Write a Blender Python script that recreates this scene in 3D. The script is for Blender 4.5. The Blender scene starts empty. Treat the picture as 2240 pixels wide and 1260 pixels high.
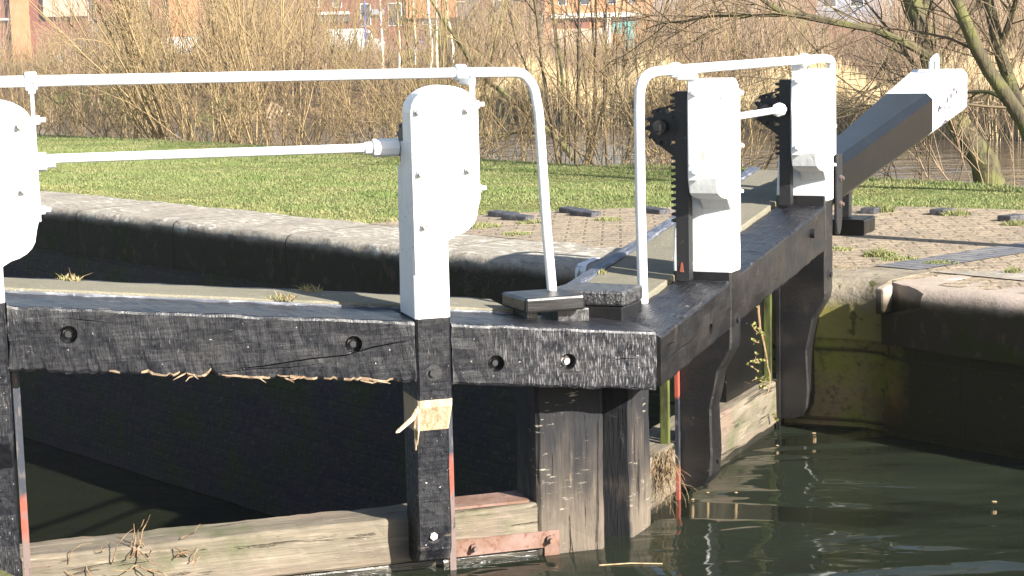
import bpy, bmesh, math, random
import numpy as np
from mathutils import Vector, Matrix, noise
SC = bpy.context.scene
COL = SC.collection
R_ = math.radians
rnd = random.Random(7)

# ------------------------------------------------------------------ camera
FPX, CX, CY, EYE = 4000.0, 1120.0, 630.0, 1.25
_p, _r = math.atan(555 / FPX), R_(1.35)
FW = np.array([0, math.cos(_p), -math.sin(_p)])
_rt0 = np.array([1.0, 0, 0]); _up0 = np.cross(_rt0, FW)
RT = _rt0 * math.cos(_r) - _up0 * math.sin(_r)
UP = _up0 * math.cos(_r) + _rt0 * math.sin(_r)
CAMO = np.array([0, 0, EYE])
cam = bpy.data.cameras.new('camera'); cam.sensor_width = 36; cam.lens = 36 * FPX / 2240
cam.clip_start = 0.1; cam.clip_end = 5000
camo = bpy.data.objects.new('camera', cam); COL.objects.link(camo)
camo.matrix_world = Matrix(((RT[0], UP[0], -FW[0], 0), (RT[1], UP[1], -FW[1], 0), (RT[2], UP[2], -FW[2], EYE), (0, 0, 0, 1)))
SC.camera = camo

# ------------------------------------------------------------------ light
SUN_AZ, SUN_EL = 132.5, 28.0
w = bpy.data.worlds.new('World'); SC.world = w; w.use_nodes = True
nt = w.node_tree; nt.nodes.clear()
sky = nt.nodes.new('ShaderNodeTexSky'); sky.sky_type = 'NISHITA'; sky.sun_disc = False
sky.sun_elevation = R_(SUN_EL); sky.sun_rotation = R_(SUN_AZ)
bg = nt.nodes.new('ShaderNodeBackground'); bg.inputs[1].default_value = 0.068
out = nt.nodes.new('ShaderNodeOutputWorld')
nt.links.new(sky.outputs[0], bg.inputs[0]); nt.links.new(bg.outputs[0], out.inputs[0])
sl = bpy.data.lights.new('sun', 'SUN'); sl.energy = 5.0; sl.angle = R_(0.5); sl.color = (1, 0.95, 0.86)
so = bpy.data.objects.new('sun', sl); COL.objects.link(so)
sd = Vector((math.sin(R_(SUN_AZ)) * math.cos(R_(SUN_EL)), math.cos(R_(SUN_AZ)) * math.cos(R_(SUN_EL)), math.sin(R_(SUN_EL))))
so.rotation_euler = sd.to_track_quat('Z', 'Y').to_euler()
SC.view_settings.view_transform = 'Standard'; SC.view_settings.look = 'None'
SC.view_settings.exposure = 1.6; SC.view_settings.gamma = 1

# ------------------------------------------------------------------ helpers
def ray(x, y): return FW + RT * (x - CX) / FPX + UP * (CY - y) / FPX
def at(x, y, Y):
    d = ray(x, y); return CAMO + d * (Y / d[1])
def ground(x, y, z):
    d = ray(x, y); return CAMO + d * ((z - EYE) / d[2])

def N3(x, y, z): return noise.noise(Vector((x, y, z)))

def tag(o, label=None, cat=None, group=None, kind=None):
    if label: o['label'] = label
    if cat: o['category'] = cat
    if group: o['group'] = group
    if kind: o['kind'] = kind
    return o

def empty(name, loc=(0, 0, 0), rz=0.0):
    o = bpy.data.objects.new(name, None); o.empty_display_size = 0.2
    o.location = loc; o.rotation_euler = (0, 0, rz); COL.objects.link(o); return o

def link(name, me, parent=None):
    o = bpy.data.objects.new(name, me); COL.objects.link(o)
    if parent: o.parent = parent
    return o

def np_mesh(name, V, F, mats=(), mi=None, smooth=False):
    V = np.asarray(V, np.float32); F = np.asarray(F, np.int32)
    me = bpy.data.meshes.new(name); k = F.shape[1]
    me.vertices.add(len(V)); me.vertices.foreach_set('co', V.ravel())
    me.loops.add(F.size); me.loops.foreach_set('vertex_index', F.ravel())
    me.polygons.add(len(F)); me.polygons.foreach_set('loop_start', np.arange(0, F.size, k, dtype=np.int32))
    if smooth: me.polygons.foreach_set('use_smooth', np.ones(len(F), bool))
    for m in mats: me.materials.append(m)
    if mi is not None: me.polygons.foreach_set('material_index', np.asarray(mi, np.int32))
    me.update(calc_edges=True); me.validate(); return me

class MB:
    def __init__(s): s.v = []; s.f = []; s.m = []
    def add(s, vs, fs, m=0):
        o = len(s.v); s.v += [tuple(map(float, v)) for v in vs]
        for f in fs: s.f.append([i + o for i in f]); s.m.append(m)
    def box(s, x0, x1, y0, y1, z0, z1, m=0):
        s.add([(x, y, z) for x in (x0, x1) for y in (y0, y1) for z in (z0, z1)],
              [(0, 1, 3, 2), (4, 6, 7, 5), (0, 4, 5, 1), (2, 3, 7, 6), (0, 2, 6, 4), (1, 5, 7, 3)], m)
    def loft(s, loops, m=0, cap=True, mf=None):
        n = len(loops[0]); vs = [p for l in loops for p in l]; fs = []; ms = []
        for i in range(len(loops) - 1):
            for j in range(n):
                a, b = i * n + j, i * n + (j + 1) % n
                fs.append((a, b, b + n, a + n)); ms.append(mf(i, j) if mf else m)
        if cap:
            fs.append(tuple(range(n))[::-1]); ms.append(mf(0, 0) if mf else m)
            fs.append(tuple(range((len(loops) - 1) * n, len(loops) * n))); ms.append(mf(len(loops) - 2, 0) if mf else m)
        o = len(s.v); s.v += [tuple(map(float, v)) for v in vs]
        for f, q in zip(fs, ms): s.f.append([i + o for i in f]); s.m.append(q)
    def prism(s, poly, axis, a, b, m=0):
        # poly: list of 2-D points in the two other axes
        def pt(p, t):
            if axis == 0: return (t, p[0], p[1])
            if axis == 1: return (p[0], t, p[1])
            return (p[0], p[1], t)
        s.loft([[pt(p, a) for p in poly], [pt(p, b) for p in poly]], m)
    def tube(s, path, r, seg=10, m=0, cap=True):
        path = [Vector(p) for p in path]; rr = r if isinstance(r, (list, tuple)) else [r] * len(path)
        t0 = (path[1] - path[0]).normalized()
        nrm = t0.orthogonal().normalized(); loops = []
        for i, p in enumerate(path):
            t = (path[min(i + 1, len(path) - 1)] - path[max(i - 1, 0)]).normalized()
            nrm = (nrm - t * nrm.dot(t)).normalized(); b = t.cross(nrm)
            loops.append([p + (nrm * math.cos(a) + b * math.sin(a)) * rr[i] for a in [2 * math.pi * k / seg for k in range(seg)]])
        s.loft(loops, m, cap)
    def build(s, name, mats, parent=None, fn=None, bevel=0, smooth=False, seg=2):
        me = bpy.data.meshes.new(name)
        vs = [fn(*v) for v in s.v] if fn else s.v
        me.from_pydata(vs, [], s.f)
        for q in (mats if isinstance(mats, (list, tuple)) else [mats]): me.materials.append(q)
        me.polygons.foreach_set('material_index', s.m)
        bm = bmesh.new(); bm.from_mesh(me); bmesh.ops.recalc_face_normals(bm, faces=bm.faces); bm.to_mesh(me); bm.free()
        if smooth: me.polygons.foreach_set('use_smooth', [True] * len(me.polygons)); me.set_sharp_from_angle(angle=R_(42))
        o = link(name, me, parent)
        if bevel:
            b = o.modifiers.new('bevel', 'BEVEL'); b.width = bevel; b.segments = seg; b.limit_method = 'ANGLE'; b.angle_limit = R_(40)
        return o

def cut(o, cutters):
    # real holes: subtract the cutter meshes, keep the result, remove the cutters
    cos = []
    for c in cutters:
        c2 = c.build('cutter', [o.data.materials[0]], o.parent); cos.append(c2)
        b = o.modifiers.new('hole', 'BOOLEAN'); b.operation = 'DIFFERENCE'; b.solver = 'EXACT'; b.object = c2
    bpy.context.view_layer.update()
    dg = bpy.context.evaluated_depsgraph_get()
    me = bpy.data.meshes.new_from_object(o.evaluated_get(dg)); me.name = o.data.name
    o.modifiers.clear(); o.data = me
    for c2 in cos: bpy.data.objects.remove(c2)

# ------------------------------------------------------------------ materials
def mat(name, base, rough=0.7, spec=0.4, layers=(), bumps=(), world=False, swz=None, metal=0.0, rlayer=None):
    m = bpy.data.materials.new(name); m.use_nodes = True; t = m.node_tree; L = t.links
    b = t.nodes['Principled BSDF']; b.inputs['Roughness'].default_value = rough
    b.inputs['Specular IOR Level'].default_value = spec; b.inputs['Metallic'].default_value = metal
    if world: co = t.nodes.new('ShaderNodeNewGeometry').outputs['Position']
    else: co = t.nodes.new('ShaderNodeTexCoord').outputs['Object']
    if swz:
        sp = t.nodes.new('ShaderNodeSeparateXYZ'); L.new(co, sp.inputs[0]); cb = t.nodes.new('ShaderNodeCombineXYZ')
        for i, k in enumerate(swz): L.new(sp.outputs[k], cb.inputs[i])
        co = cb.outputs[0]
    def tex(d):
        if d.get('t') == 'pt':
            o = t.nodes.new('ShaderNodeNewGeometry').outputs['Pointiness']; nz_ = tex(dict(s=d.get('s', 30), d=4, lo=.35, hi=.65)); mr = t.nodes.new('ShaderNodeMapRange')
            mr.inputs[1].default_value = d['lo']; mr.inputs[2].default_value = d['hi']; L.new(o, mr.inputs[0]); ml = t.nodes.new('ShaderNodeMath'); ml.operation = 'MULTIPLY'
            L.new(mr.outputs[0], ml.inputs[0]); L.new(nz_, ml.inputs[1]); return ml.outputs[0]
        if d.get('t') == 'ax':
            sp = t.nodes.new('ShaderNodeSeparateXYZ'); L.new(t.nodes.new('ShaderNodeTexCoord').outputs['Object'], sp.inputs[0])
            o = sp.outputs[d['ax']]; nz_ = tex(dict(s=d.get('s', 9), d=5, lo=0, hi=1)); ml = t.nodes.new('ShaderNodeMath'); ml.operation = 'MULTIPLY_ADD'
            L.new(nz_, ml.inputs[0]); ml.inputs[1].default_value = d.get('na', .1); L.new(o, ml.inputs[2])
            mr = t.nodes.new('ShaderNodeMapRange'); mr.inputs[1].default_value = d['lo']; mr.inputs[2].default_value = d['hi']; L.new(ml.outputs[0], mr.inputs[0]); return mr.outputs[0]
        mp = t.nodes.new('ShaderNodeMapping'); L.new(co, mp.inputs[0]); s = d.get('s', 5)
        mp.inputs['Scale'].default_value = s if isinstance(s, tuple) else (s, s, s)
        mp.inputs['Rotation'].default_value = (0, 0, d.get('rot', 0)); mp.inputs['Location'].default_value = d.get('loc', (0, 0, 0))
        k = d.get('t', 'noise')
        if k == 'noise':
            n = t.nodes.new('ShaderNodeTexNoise'); n.inputs['Scale'].default_value = 1; n.inputs['Detail'].default_value = d.get('d', 4)
            n.inputs['Roughness'].default_value = d.get('r', 0.6); n.inputs['Distortion'].default_value = d.get('w', 0); o = n.outputs[0]
        elif k == 'vor':
            n = t.nodes.new('ShaderNodeTexVoronoi'); n.inputs['Scale'].default_value = 1; n.feature = d.get('f', 'F1'); o = n.outputs[0]
        elif k == 'wave':
            n = t.nodes.new('ShaderNodeTexWave'); n.inputs['Scale'].default_value = 1; n.inputs['Distortion'].default_value = d.get('w', 3)
            n.inputs['Detail'].default_value = 3; o = n.outputs[1]
        elif k == 'brick':
            n = t.nodes.new('ShaderNodeTexBrick'); n.inputs['Scale'].default_value = 1
            n.inputs['Brick Width'].default_value = d.get('bw', .225); n.inputs['Row Height'].default_value = d.get('bh', .075)
            n.inputs['Mortar Size'].default_value = d.get('ms', .006); n.inputs['Mortar Smooth'].default_value = .3; o = n.outputs[1]
            n.inputs['Color1'].default_value = (0, 0, 0, 1); n.inputs['Color2'].default_value = (1, 1, 1, 1)
            if d.get('col'): o = n.outputs[0]
        L.new(mp.outputs[0], n.inputs['Vector'])
        lo, hi = d.get('lo', None), d.get('hi', None)
        if lo is None: return o
        mr = t.nodes.new('ShaderNodeMapRange'); mr.inputs[1].default_value = lo; mr.inputs[2].default_value = hi
        L.new(o, mr.inputs[0]); return mr.outputs[0]
    cur = t.nodes.new('ShaderNodeRGB'); cur.outputs[0].default_value = (*base, 1); cur = cur.outputs[0]
    for d in layers:
        mx = t.nodes.new('ShaderNodeMix'); mx.data_type = 'RGBA'; f = tex(d)
        if 'm' in d:
            ml = t.nodes.new('ShaderNodeMath'); ml.operation = 'MULTIPLY'; L.new(f, ml.inputs[0]); L.new(tex(d['m']), ml.inputs[1]); f = ml.outputs[0]
        if d.get('a', 1) != 1:
            ml = t.nodes.new('ShaderNodeMath'); ml.operation = 'MULTIPLY'; L.new(f, ml.inputs[0]); ml.inputs[1].default_value = d['a']; f = ml.outputs[0]
        L.new(f, mx.inputs[0]); L.new(cur, mx.inputs[6]); mx.inputs[7].default_value = (*d['c'], 1); cur = mx.outputs[2]
    L.new(cur, b.inputs['Base Color'])
    if rlayer:
        mr = t.nodes.new('ShaderNodeMapRange'); L.new(tex(rlayer), mr.inputs[0]); mr.inputs[3].default_value = rlayer['r0']; mr.inputs[4].default_value = rlayer['r1']
        L.new(mr.outputs[0], b.inputs['Roughness'])
    nr = None
    for d in bumps:
        bn = t.nodes.new('ShaderNodeBump'); bn.inputs['Strength'].default_value = d.get('h', .5); bn.inputs['Distance'].default_value = d.get('dist', .004)
        bn.invert = d.get('inv', False)
        L.new(tex(d), bn.inputs['Height'])
        if nr: L.new(nr, bn.inputs['Normal'])
        nr = bn.outputs[0]
    if nr: L.new(nr, b.inputs['Normal'])
    return m

# timber painted black, old and crazed (grain runs up the face as saw marks)
m_black = mat('black_paint_worn', (.007, .0076, .011), .36, .42,
    [dict(s=(5, 5, 9), d=5, lo=.5, hi=.7, c=(.017, .0165, .018)),
     dict(s=(230, 230, 30), d=3, lo=.58, hi=.70, c=(.15, .145, .15), m=dict(s=(3.5, 3.5, 5), d=4, lo=.53, hi=.74)),
     dict(s=(230, 230, 26), d=3, lo=.53, hi=.66, c=(.17, .16, .17), m=dict(t='ax', ax=0, s=(7, 7, 11), na=-1.1, lo=.22, hi=-.25)),  # worn pale flecks, thickened toward the mitre end as painted silvery glints
     dict(s=(70, 70, 85), d=2, lo=.715, hi=.75, c=(.5, .48, .46)), dict(s=(12, 12, 130), d=3, lo=.70, hi=.735, c=(.24, .23, .22), m=dict(s=(4, 4, 5), d=3, lo=.5, hi=.6)),
     dict(s=(5, 5, 40), d=5, lo=.70, hi=.74, c=(.09, .075, .06)), dict(t='pt', lo=.55, hi=.66, s=(40, 40, 40), c=(.36, .34, .31))],
    [dict(s=(190, 190, 26), d=3, h=.5, dist=.004), dict(s=(3, 9, 40), d=5, h=.28, dist=.008)],
    rlayer=dict(s=(60, 60, 60), d=3, lo=.3, hi=.7, r0=.25, r1=.6))
m_black_top = mat('black_paint_top', (.012, .0125, .017), .3, .6,
    [dict(s=(10, 60, 10), d=5, lo=.55, hi=.7, c=(.05, .048, .05)), dict(s=(40, 130, 40), d=3, lo=.71, hi=.745, c=(.5, .48, .46)),
     dict(s=(7, 14, 7), d=5, lo=.66, hi=.71, c=(.15, .125, .105)), dict(t='pt', lo=.55, hi=.66, s=(40, 40, 40), c=(.4, .38, .35))],
    [dict(s=(12, 70, 60), d=5, h=1, dist=.012), dict(s=(60, 60, 60), d=3, h=.4, dist=.003)])
m_gloss = mat('black_paint_fresh', (.012, .0115, .0125), .3, .5,
    [dict(s=(3, 3, 8), d=6, lo=.45, hi=.7, c=(.026, .0225, .0205)), dict(s=(80, 80, 40), d=3, lo=.735, hi=.765, c=(.4, .38, .36)),
     dict(s=(8, 8, 3), d=5, lo=.62, hi=.75, c=(.042, .034, .028))],
    [dict(s=(8, 40, 60), d=5, h=.35, dist=.006), dict(s=(60, 60, 20), d=3, h=.2, dist=.003)],
    rlayer=dict(s=(6, 6, 6), d=4, lo=.3, hi=.7, r0=.25, r1=.5))
m_bal = mat('smooth_black_paint', (.0055, .0054, .0056), .3, .28,
    [dict(s=(2, 2, 5), d=5, lo=.45, hi=.7, c=(.0095, .009, .008)), dict(s=(26, 26, 26), d=3, lo=.73, hi=.76, c=(.3, .28, .26)), dict(s=(40, 40, 5), d=3, lo=.72, hi=.76, c=(.08, .075, .07))], [dict(s=(30, 60, 60), d=4, h=.25, dist=.004), dict(s=6, d=3, h=.15, dist=.01)])
m_white = mat('white_paint', (.75, .75, .745), .45, .4,
    [dict(s=(30, 30, 4), d=5, lo=.62, hi=.8, c=(.62, .6, .56)), dict(s=45, d=3, lo=.68, hi=.72, c=(.3, .26, .22)), dict(s=(80, 80, 5), d=4, lo=.64, hi=.74, c=(.5, .47, .44)), dict(s=(7, 7, 3), d=5, lo=.66, hi=.72, c=(.45, .42, .38)),
     dict(s=(60, 60, 9), d=4, lo=.7, hi=.75, c=(.42, .4, .36), m=dict(s=3, d=2, lo=.5, hi=.62))],
    [dict(s=(50, 50, 6), d=5, h=.35, dist=.004), dict(s=(14, 14, 14), d=3, h=.2, dist=.006)])
m_wsteel = mat('white_painted_steel', (.8, .8, .8), .38, .5, [dict(s=30, d=4, lo=.7, hi=.74, c=(.25, .2, .17)), dict(s=9, d=3, lo=.6, hi=.8, c=(.66, .65, .63))], [dict(s=60, d=3, h=.15, dist=.003)])
m_iron = mat('black_iron', (.016, .016, .018), .5, .5, [dict(s=30, d=5, lo=.6, hi=.75, c=(.06, .04, .03)), dict(s=(90, 90, 40), d=3, lo=.7, hi=.74, c=(.3, .28, .26))], [dict(s=50, d=4, h=.5, dist=.004)])
m_rust = mat('rusty_steel', (.17, .1, .07), .8, .3, [dict(s=8, d=5, lo=.4, hi=.65, c=(.24, .155, .13)), dict(s=40, d=4, lo=.55, hi=.7, c=(.14, .06, .035))], [dict(s=60, d=5, h=.4, dist=.003)])
def rod_mat(n, z0, z1):
    return mat(n, (.03, .036, .048), .6, .4, [dict(t='ax', ax=2, s=(30, 30, 8), na=.05, lo=z0 + .03, hi=z0, c=(.30, .07, .045)), dict(t='ax', ax=2, s=(30, 30, 8), na=.08, lo=z1 + .05, hi=z1, c=(.16, .115, .105)),
        dict(s=(50, 50, 14), d=5, lo=.52, hi=.66, c=(.13, .105, .1)), dict(s=(60, 60, 30), d=4, lo=.6, hi=.68, c=(.05, .04, .04))], [dict(s=40, d=4, h=.4, dist=.003)])
m_rodl = rod_mat('rusting_red_rod', -.30, -.44)
m_rodr = mat('dark_rod_with_red_band', (.018, .02, .026), .5, .4, [dict(t='ax', ax=2, s=(30, 30, 8), na=.04, lo=-.14, hi=-.155, c=(.32, .075, .05)), dict(t='ax', ax=2, s=(30, 30, 8), na=.04, lo=-.27, hi=-.285, c=(.022, .025, .032)), dict(t='ax', ax=2, s=(30, 30, 8), na=.04, lo=-.58, hi=-.6, c=(.26, .08, .055)), dict(s=(50, 50, 14), d=5, lo=.56, hi=.68, c=(.1, .09, .09))], [dict(s=40, d=4, h=.4, dist=.003)])
m_raw = mat('raw_split_wood', (.56, .44, .3), .8, .2, [dict(s=(60, 60, 6), d=4, lo=.45, hi=.7, c=(.36, .24, .13)), dict(s=(120, 120, 10), d=3, lo=.6, hi=.68, c=(.66, .55, .4))], [dict(s=(90, 90, 8), d=4, h=.7, dist=.006)])
m_fibre = mat('torn_wood_fibre', (.36, .28, .195), .85, .2, [dict(s=40, d=4, lo=.4, hi=.65, c=(.2, .12, .07)), dict(s=22, d=3, lo=.62, hi=.7, c=(.6, .5, .36))], [dict(s=90, d=4, h=.5, dist=.004)])
m_oak = mat('weathered_timber', (.20, .17, .125), .85, .25,
    [dict(s=(3, 12, 14), d=6, lo=.35, hi=.7, c=(.12, .10, .075)), dict(s=(5, 40, 60), d=5, lo=.55, hi=.72, c=(.29, .235, .18)),
     dict(s=(2.2, 30, 26), d=6, w=.6, lo=.66, hi=.7, c=(.02, .016, .012)), dict(s=(4, 4, 4), d=5, lo=.53, hi=.72, c=(.095, .1, .05)),
     dict(s=(2, 3, 3), d=4, lo=.55, hi=.68, c=(.2, .145, .11)), dict(s=(30, 60, 60), d=3, lo=.68, hi=.74, c=(.28, .25, .2)), dict(t='ax', ax=2, s=6, na=.1, lo=-.6, hi=-.72, c=(.15, .11, .085), a=.8)],
    [dict(s=(5, 60, 80), d=6, h=.8, dist=.008), dict(s=(2.2, 30, 26), d=6, w=.6, lo=.6, hi=.7, h=1, dist=.015, inv=True)])
m_post = mat('weathered_post', (.085, .07, .056), .8, .3,
    [dict(s=(12, 12, 2), d=6, lo=.35, hi=.7, c=(.035, .03, .027)), dict(s=(40, 40, 5), d=5, lo=.57, hi=.72, c=(.2, .16, .115)),
     dict(t='ax', ax=2, s=(9, 9, 3), na=.7, lo=-.17, hi=.1, c=(.018, .0175, .02)), dict(t='ax', ax=2, s=(14, 14, 4), na=.35, lo=-.3, hi=-.5, c=(.2, .16, .12), a=.55), dict(s=(16, 16, 70), d=4, lo=.6, hi=.66, c=(.36, .32, .25), m=dict(s=(6, 6, 4), d=3, lo=.5, hi=.6)),
     dict(s=(26, 26, 1.2), d=5, w=.9, lo=.675, hi=.70, c=(.008, .007, .006))],
    [dict(s=(60, 60, 6), d=6, h=.9, dist=.008), dict(s=(26, 26, 1.2), d=5, w=.9, lo=.62, hi=.7, h=1, dist=.02, inv=True)])
m_post_r = mat('half_painted_post', (.085, .07, .056), .8, .3,
    [dict(s=(12, 12, 2), d=6, lo=.35, hi=.7, c=(.035, .03, .027)), dict(s=(40, 40, 5), d=5, lo=.57, hi=.72, c=(.2, .16, .115)),
     dict(t='ax', ax=2, s=(9, 9, 3), na=.7, lo=-.17, hi=.1, c=(.018, .0175, .02)), dict(t='ax', ax=2, s=(14, 14, 4), na=.35, lo=-.3, hi=-.5, c=(.2, .16, .12), a=.55), dict(s=(16, 16, 70), d=4, lo=.6, hi=.66, c=(.36, .32, .25), m=dict(s=(6, 6, 4), d=3, lo=.5, hi=.6)),
     dict(t='ax', ax=0, s=(20, 20, 6), na=.02, lo=.236, hi=.226, c=(.012, .0125, .015)),
     dict(s=(26, 26, 1.2), d=5, w=.9, lo=.675, hi=.70, c=(.008, .007, .006))],
    [dict(s=(60, 60, 6), d=6, h=.9, dist=.008), dict(s=(26, 26, 1.2), d=5, w=.9, lo=.62, hi=.7, h=1, dist=.02, inv=True)])
m_wet = mat('wet_timber', (.03, .028, .022), .18, .6, [dict(s=(4, 30, 40), d=5, lo=.5, hi=.7, c=(.09, .08, .06))], [dict(s=(10, 60, 70), d=5, h=.8, dist=.008)])
m_green = mat('slimy_timber', (.1, .115, .03), .6, .3, [dict(s=(20, 20, 5), d=5, lo=.45, hi=.65, c=(.03, .03, .018))], [dict(s=50, d=4, h=.4, dist=.004)])
m_walk = mat('gritted_board', (.17, .155, .115), .9, .2, [dict(s=200, d=3, lo=.5, hi=.7, c=(.3, .275, .21)), dict(s=5, d=5, lo=.5, hi=.7, c=(.15, .14, .10)),
     dict(s=(45, 80, 45), d=3, lo=.69, hi=.74, c=(.62, .58, .5))], [dict(s=260, d=3, h=.6, dist=.003)])
m_slate = mat('bluegrey_edge_board', (.07, .078, .10), .45, .5, [dict(s=(12, 60, 40), d=5, lo=.5, hi=.7, c=(.26, .27, .31)), dict(s=(50, 90, 50), d=3, lo=.66, hi=.72, c=(.5, .5, .5))], [dict(s=(20, 80, 60), d=4, h=.5, dist=.004)])
m_stone = mat('coping_stone', (.34, .30, .245), .9, .2,
    [dict(s=4, d=6, lo=.4, hi=.65, c=(.26, .23, .19)), dict(s=(10, 30, 10), d=6, lo=.52, hi=.64, c=(.19, .17, .14)), dict(s=(9, 22, 9), d=6, lo=.52, hi=.62, c=(.56, .53, .46), m=dict(s=1.6, d=3, lo=.42, hi=.56)), dict(s=90, d=4, lo=.6, hi=.72, c=(.17, .15, .12)),
     dict(s=7, d=5, lo=.64, hi=.74, c=(.12, .13, .05)), dict(t='ax', ax=2, s=11, na=.09, lo=.016, hi=-.05, c=(.105, .08, .052)), dict(t='ax', ax=2, s=7, na=.10, lo=.002, hi=-.05, c=(.04, .032, .021)), dict(s=(4, 4, 6), d=5, lo=.5, hi=.64, c=(.03, .036, .009), m=dict(t='ax', ax=2, s=7, na=.10, lo=.0, hi=-.06)), dict(s=(16, 16, 10), d=5, lo=.56, hi=.68, c=(.075, .055, .036), m=dict(t='ax', ax=2, s=7, na=.10, lo=.0, hi=-.06)), dict(s=70, d=3, lo=.74, hi=.77, c=(.3, .28, .22)), dict(t='brick', s=1, bw=1.4, bh=50, ms=.007, c=(.02, .018, .012), a=.85)],  # brown, mossy face; the height masks darken it further as painted shade
    [dict(s=60, d=6, h=.6, dist=.006), dict(s=9, d=5, h=.6, dist=.02), dict(t='brick', s=1, bw=1.4, bh=50, ms=.012, h=1, dist=.02, inv=True)])
m_stoneq = mat('mossy_quoin_sunlit_tint', (.3, .26, .2), .9, .2,
    [dict(s=4, d=6, lo=.4, hi=.65, c=(.2, .17, .13)), dict(t='ax', ax=2, s=9, na=.1, lo=-.03, hi=-.11, c=(.19, .17, .05)), dict(s=90, d=4, lo=.6, hi=.72, c=(.1, .085, .06)), dict(s=12, d=4, lo=.6, hi=.68, c=(.07, .075, .02)), dict(t='ax', ax=0, s=3, na=.3, lo=5.8, hi=5.5, c=(.1, .085, .06), a=.5)],  # sunlight painted into brighter moss; the upstream darkening is painted shade
    [dict(s=60, d=6, h=.6, dist=.006), dict(s=9, d=5, h=.6, dist=.02)])
m_stone2 = mat('pinkish_coping_stone', (.37, .30, .255), .9, .2,
    [dict(s=5, d=6, lo=.4, hi=.7, c=(.3, .25, .2)), dict(s=110, d=4, lo=.55, hi=.72, c=(.2, .16, .13)), dict(s=3, d=4, lo=.6, hi=.75, c=(.25, .24, .15)), dict(t='ax', ax=2, s=11, na=.09, lo=.016, hi=-.05, c=(.105, .08, .052)), dict(t='ax', ax=2, s=7, na=.10, lo=.002, hi=-.05, c=(.04, .032, .021)), dict(s=(4, 4, 6), d=5, lo=.5, hi=.64, c=(.03, .036, .009), m=dict(t='ax', ax=2, s=7, na=.10, lo=.0, hi=-.06)), dict(s=(16, 16, 10), d=5, lo=.56, hi=.68, c=(.075, .055, .036), m=dict(t='ax', ax=2, s=7, na=.10, lo=.0, hi=-.06)), dict(s=70, d=3, lo=.74, hi=.77, c=(.3, .28, .22))],  # moss and brown stain below the nose, darkened to deepen its shade
    [dict(s=90, d=6, h=.5, dist=.004), dict(s=8, d=5, h=.5, dist=.015)])
m_wall = mat('damp_brick_wall', (.055, .042, .04), .85, .3,
    [dict(t='brick', s=1, col=True, bw=.23, bh=.075, c=(.035, .03, .035), a=.8), dict(s=2.5, d=5, lo=.45, hi=.65, c=(.045, .052, .014)), dict(s=30, d=5, lo=.55, hi=.7, c=(.09, .07, .055)),
     dict(t='brick', s=1, bw=.23, bh=.075, ms=.008, c=(.035, .03, .028), a=.45), dict(s=60, d=3, lo=.74, hi=.77, c=(.4, .4, .38))],
    [dict(t='brick', s=1, bw=.23, bh=.075, ms=.01, h=.4, dist=.008, inv=True), dict(s=20, d=6, h=.8, dist=.015)], swz=(0, 2, 1))
m_quoin = mat('mossy_wall_painted_shade', (.2, .15, .075), .9, .2,
    [dict(s=3, d=5, lo=.42, hi=.6, c=(.17, .17, .035)), dict(s=25, d=5, lo=.5, hi=.7, c=(.08, .075, .03)), dict(s=(1, 1, 3), d=4, lo=.5, hi=.62, c=(.24, .13, .05)), dict(t='ax', ax=0, s=3, na=.5, lo=5.85, hi=5.55, c=(.028, .026, .012)), dict(s=25, d=4, lo=.62, hi=.7, c=(.04, .05, .012)), dict(t='brick', s=1, bw=.9, bh=.36, ms=.009, c=(.03, .026, .014), a=.8)],  # moss brightened for the sunlit patch; dark upstream end is painted shadow
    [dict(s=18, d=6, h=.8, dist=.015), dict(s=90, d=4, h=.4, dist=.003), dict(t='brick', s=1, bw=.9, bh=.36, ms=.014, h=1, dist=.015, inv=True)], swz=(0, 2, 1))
m_damp = mat('damp_mossy_stone', (.04, .033, .02), .9, .25,
    [dict(s=3, d=5, lo=.42, hi=.62, c=(.03, .036, .008)), dict(s=22, d=5, lo=.52, hi=.7, c=(.075, .06, .035)), dict(s=50, d=3, lo=.73, hi=.76, c=(.3, .3, .27))],
    [dict(s=18, d=6, h=.9, dist=.02), dict(s=90, d=4, h=.5, dist=.004)])
m_paint_band = mat('old_white_band', (.72, .74, .76), .5, .4, [dict(s=30, d=5, lo=.5, hi=.62, c=(.25, .24, .22))], [dict(s=60, d=4, h=.3, dist=.003)])
m_pave = mat('brick_paving', (.30, .235, .165), .9, .2,
    [dict(t='brick', s=1, rot=.06, col=True, bw=.225, bh=.11, c=(.36, .285, .2), a=.8), dict(s=2.5, d=6, lo=.4, hi=.65, c=(.25, .2, .15)), dict(s=70, d=4, lo=.55, hi=.72, c=(.4, .33, .255)),
     dict(t='brick', s=1, rot=.06, bw=.225, bh=.11, ms=.007, c=(.16, .125, .085)), dict(s=(5, 9, 5), d=5, lo=.6, hi=.68, c=(.17, .16, .07), a=.6)],
    [dict(t='brick', s=1, rot=.06, bw=.225, bh=.11, ms=.010, h=.55, dist=.008, inv=True), dict(s=40, d=5, h=.5, dist=.008), dict(s=5, d=4, h=.8, dist=.05)], world=True)
m_blue = mat('blue_ribbed_brick', (.15, .15, .165), .6, .4, [dict(t='brick', s=1, rot=R_(-131.5), bw=.3, bh=.075, ms=.006, c=(.06, .055, .05)), dict(s=6, d=5, lo=.5, hi=.7, c=(.24, .225, .2))], [dict(t='brick', s=1, rot=R_(-131.5), bw=.3, bh=.075, ms=.01, h=1, dist=.01, inv=True)], world=True)
m_engbrick = mat('dark_engineering_brick', (.05, .05, .058), .55, .4, [dict(s=20, d=5, lo=.5, hi=.7, c=(.13, .125, .125))], [dict(s=50, d=4, h=.4, dist=.004)])
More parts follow.
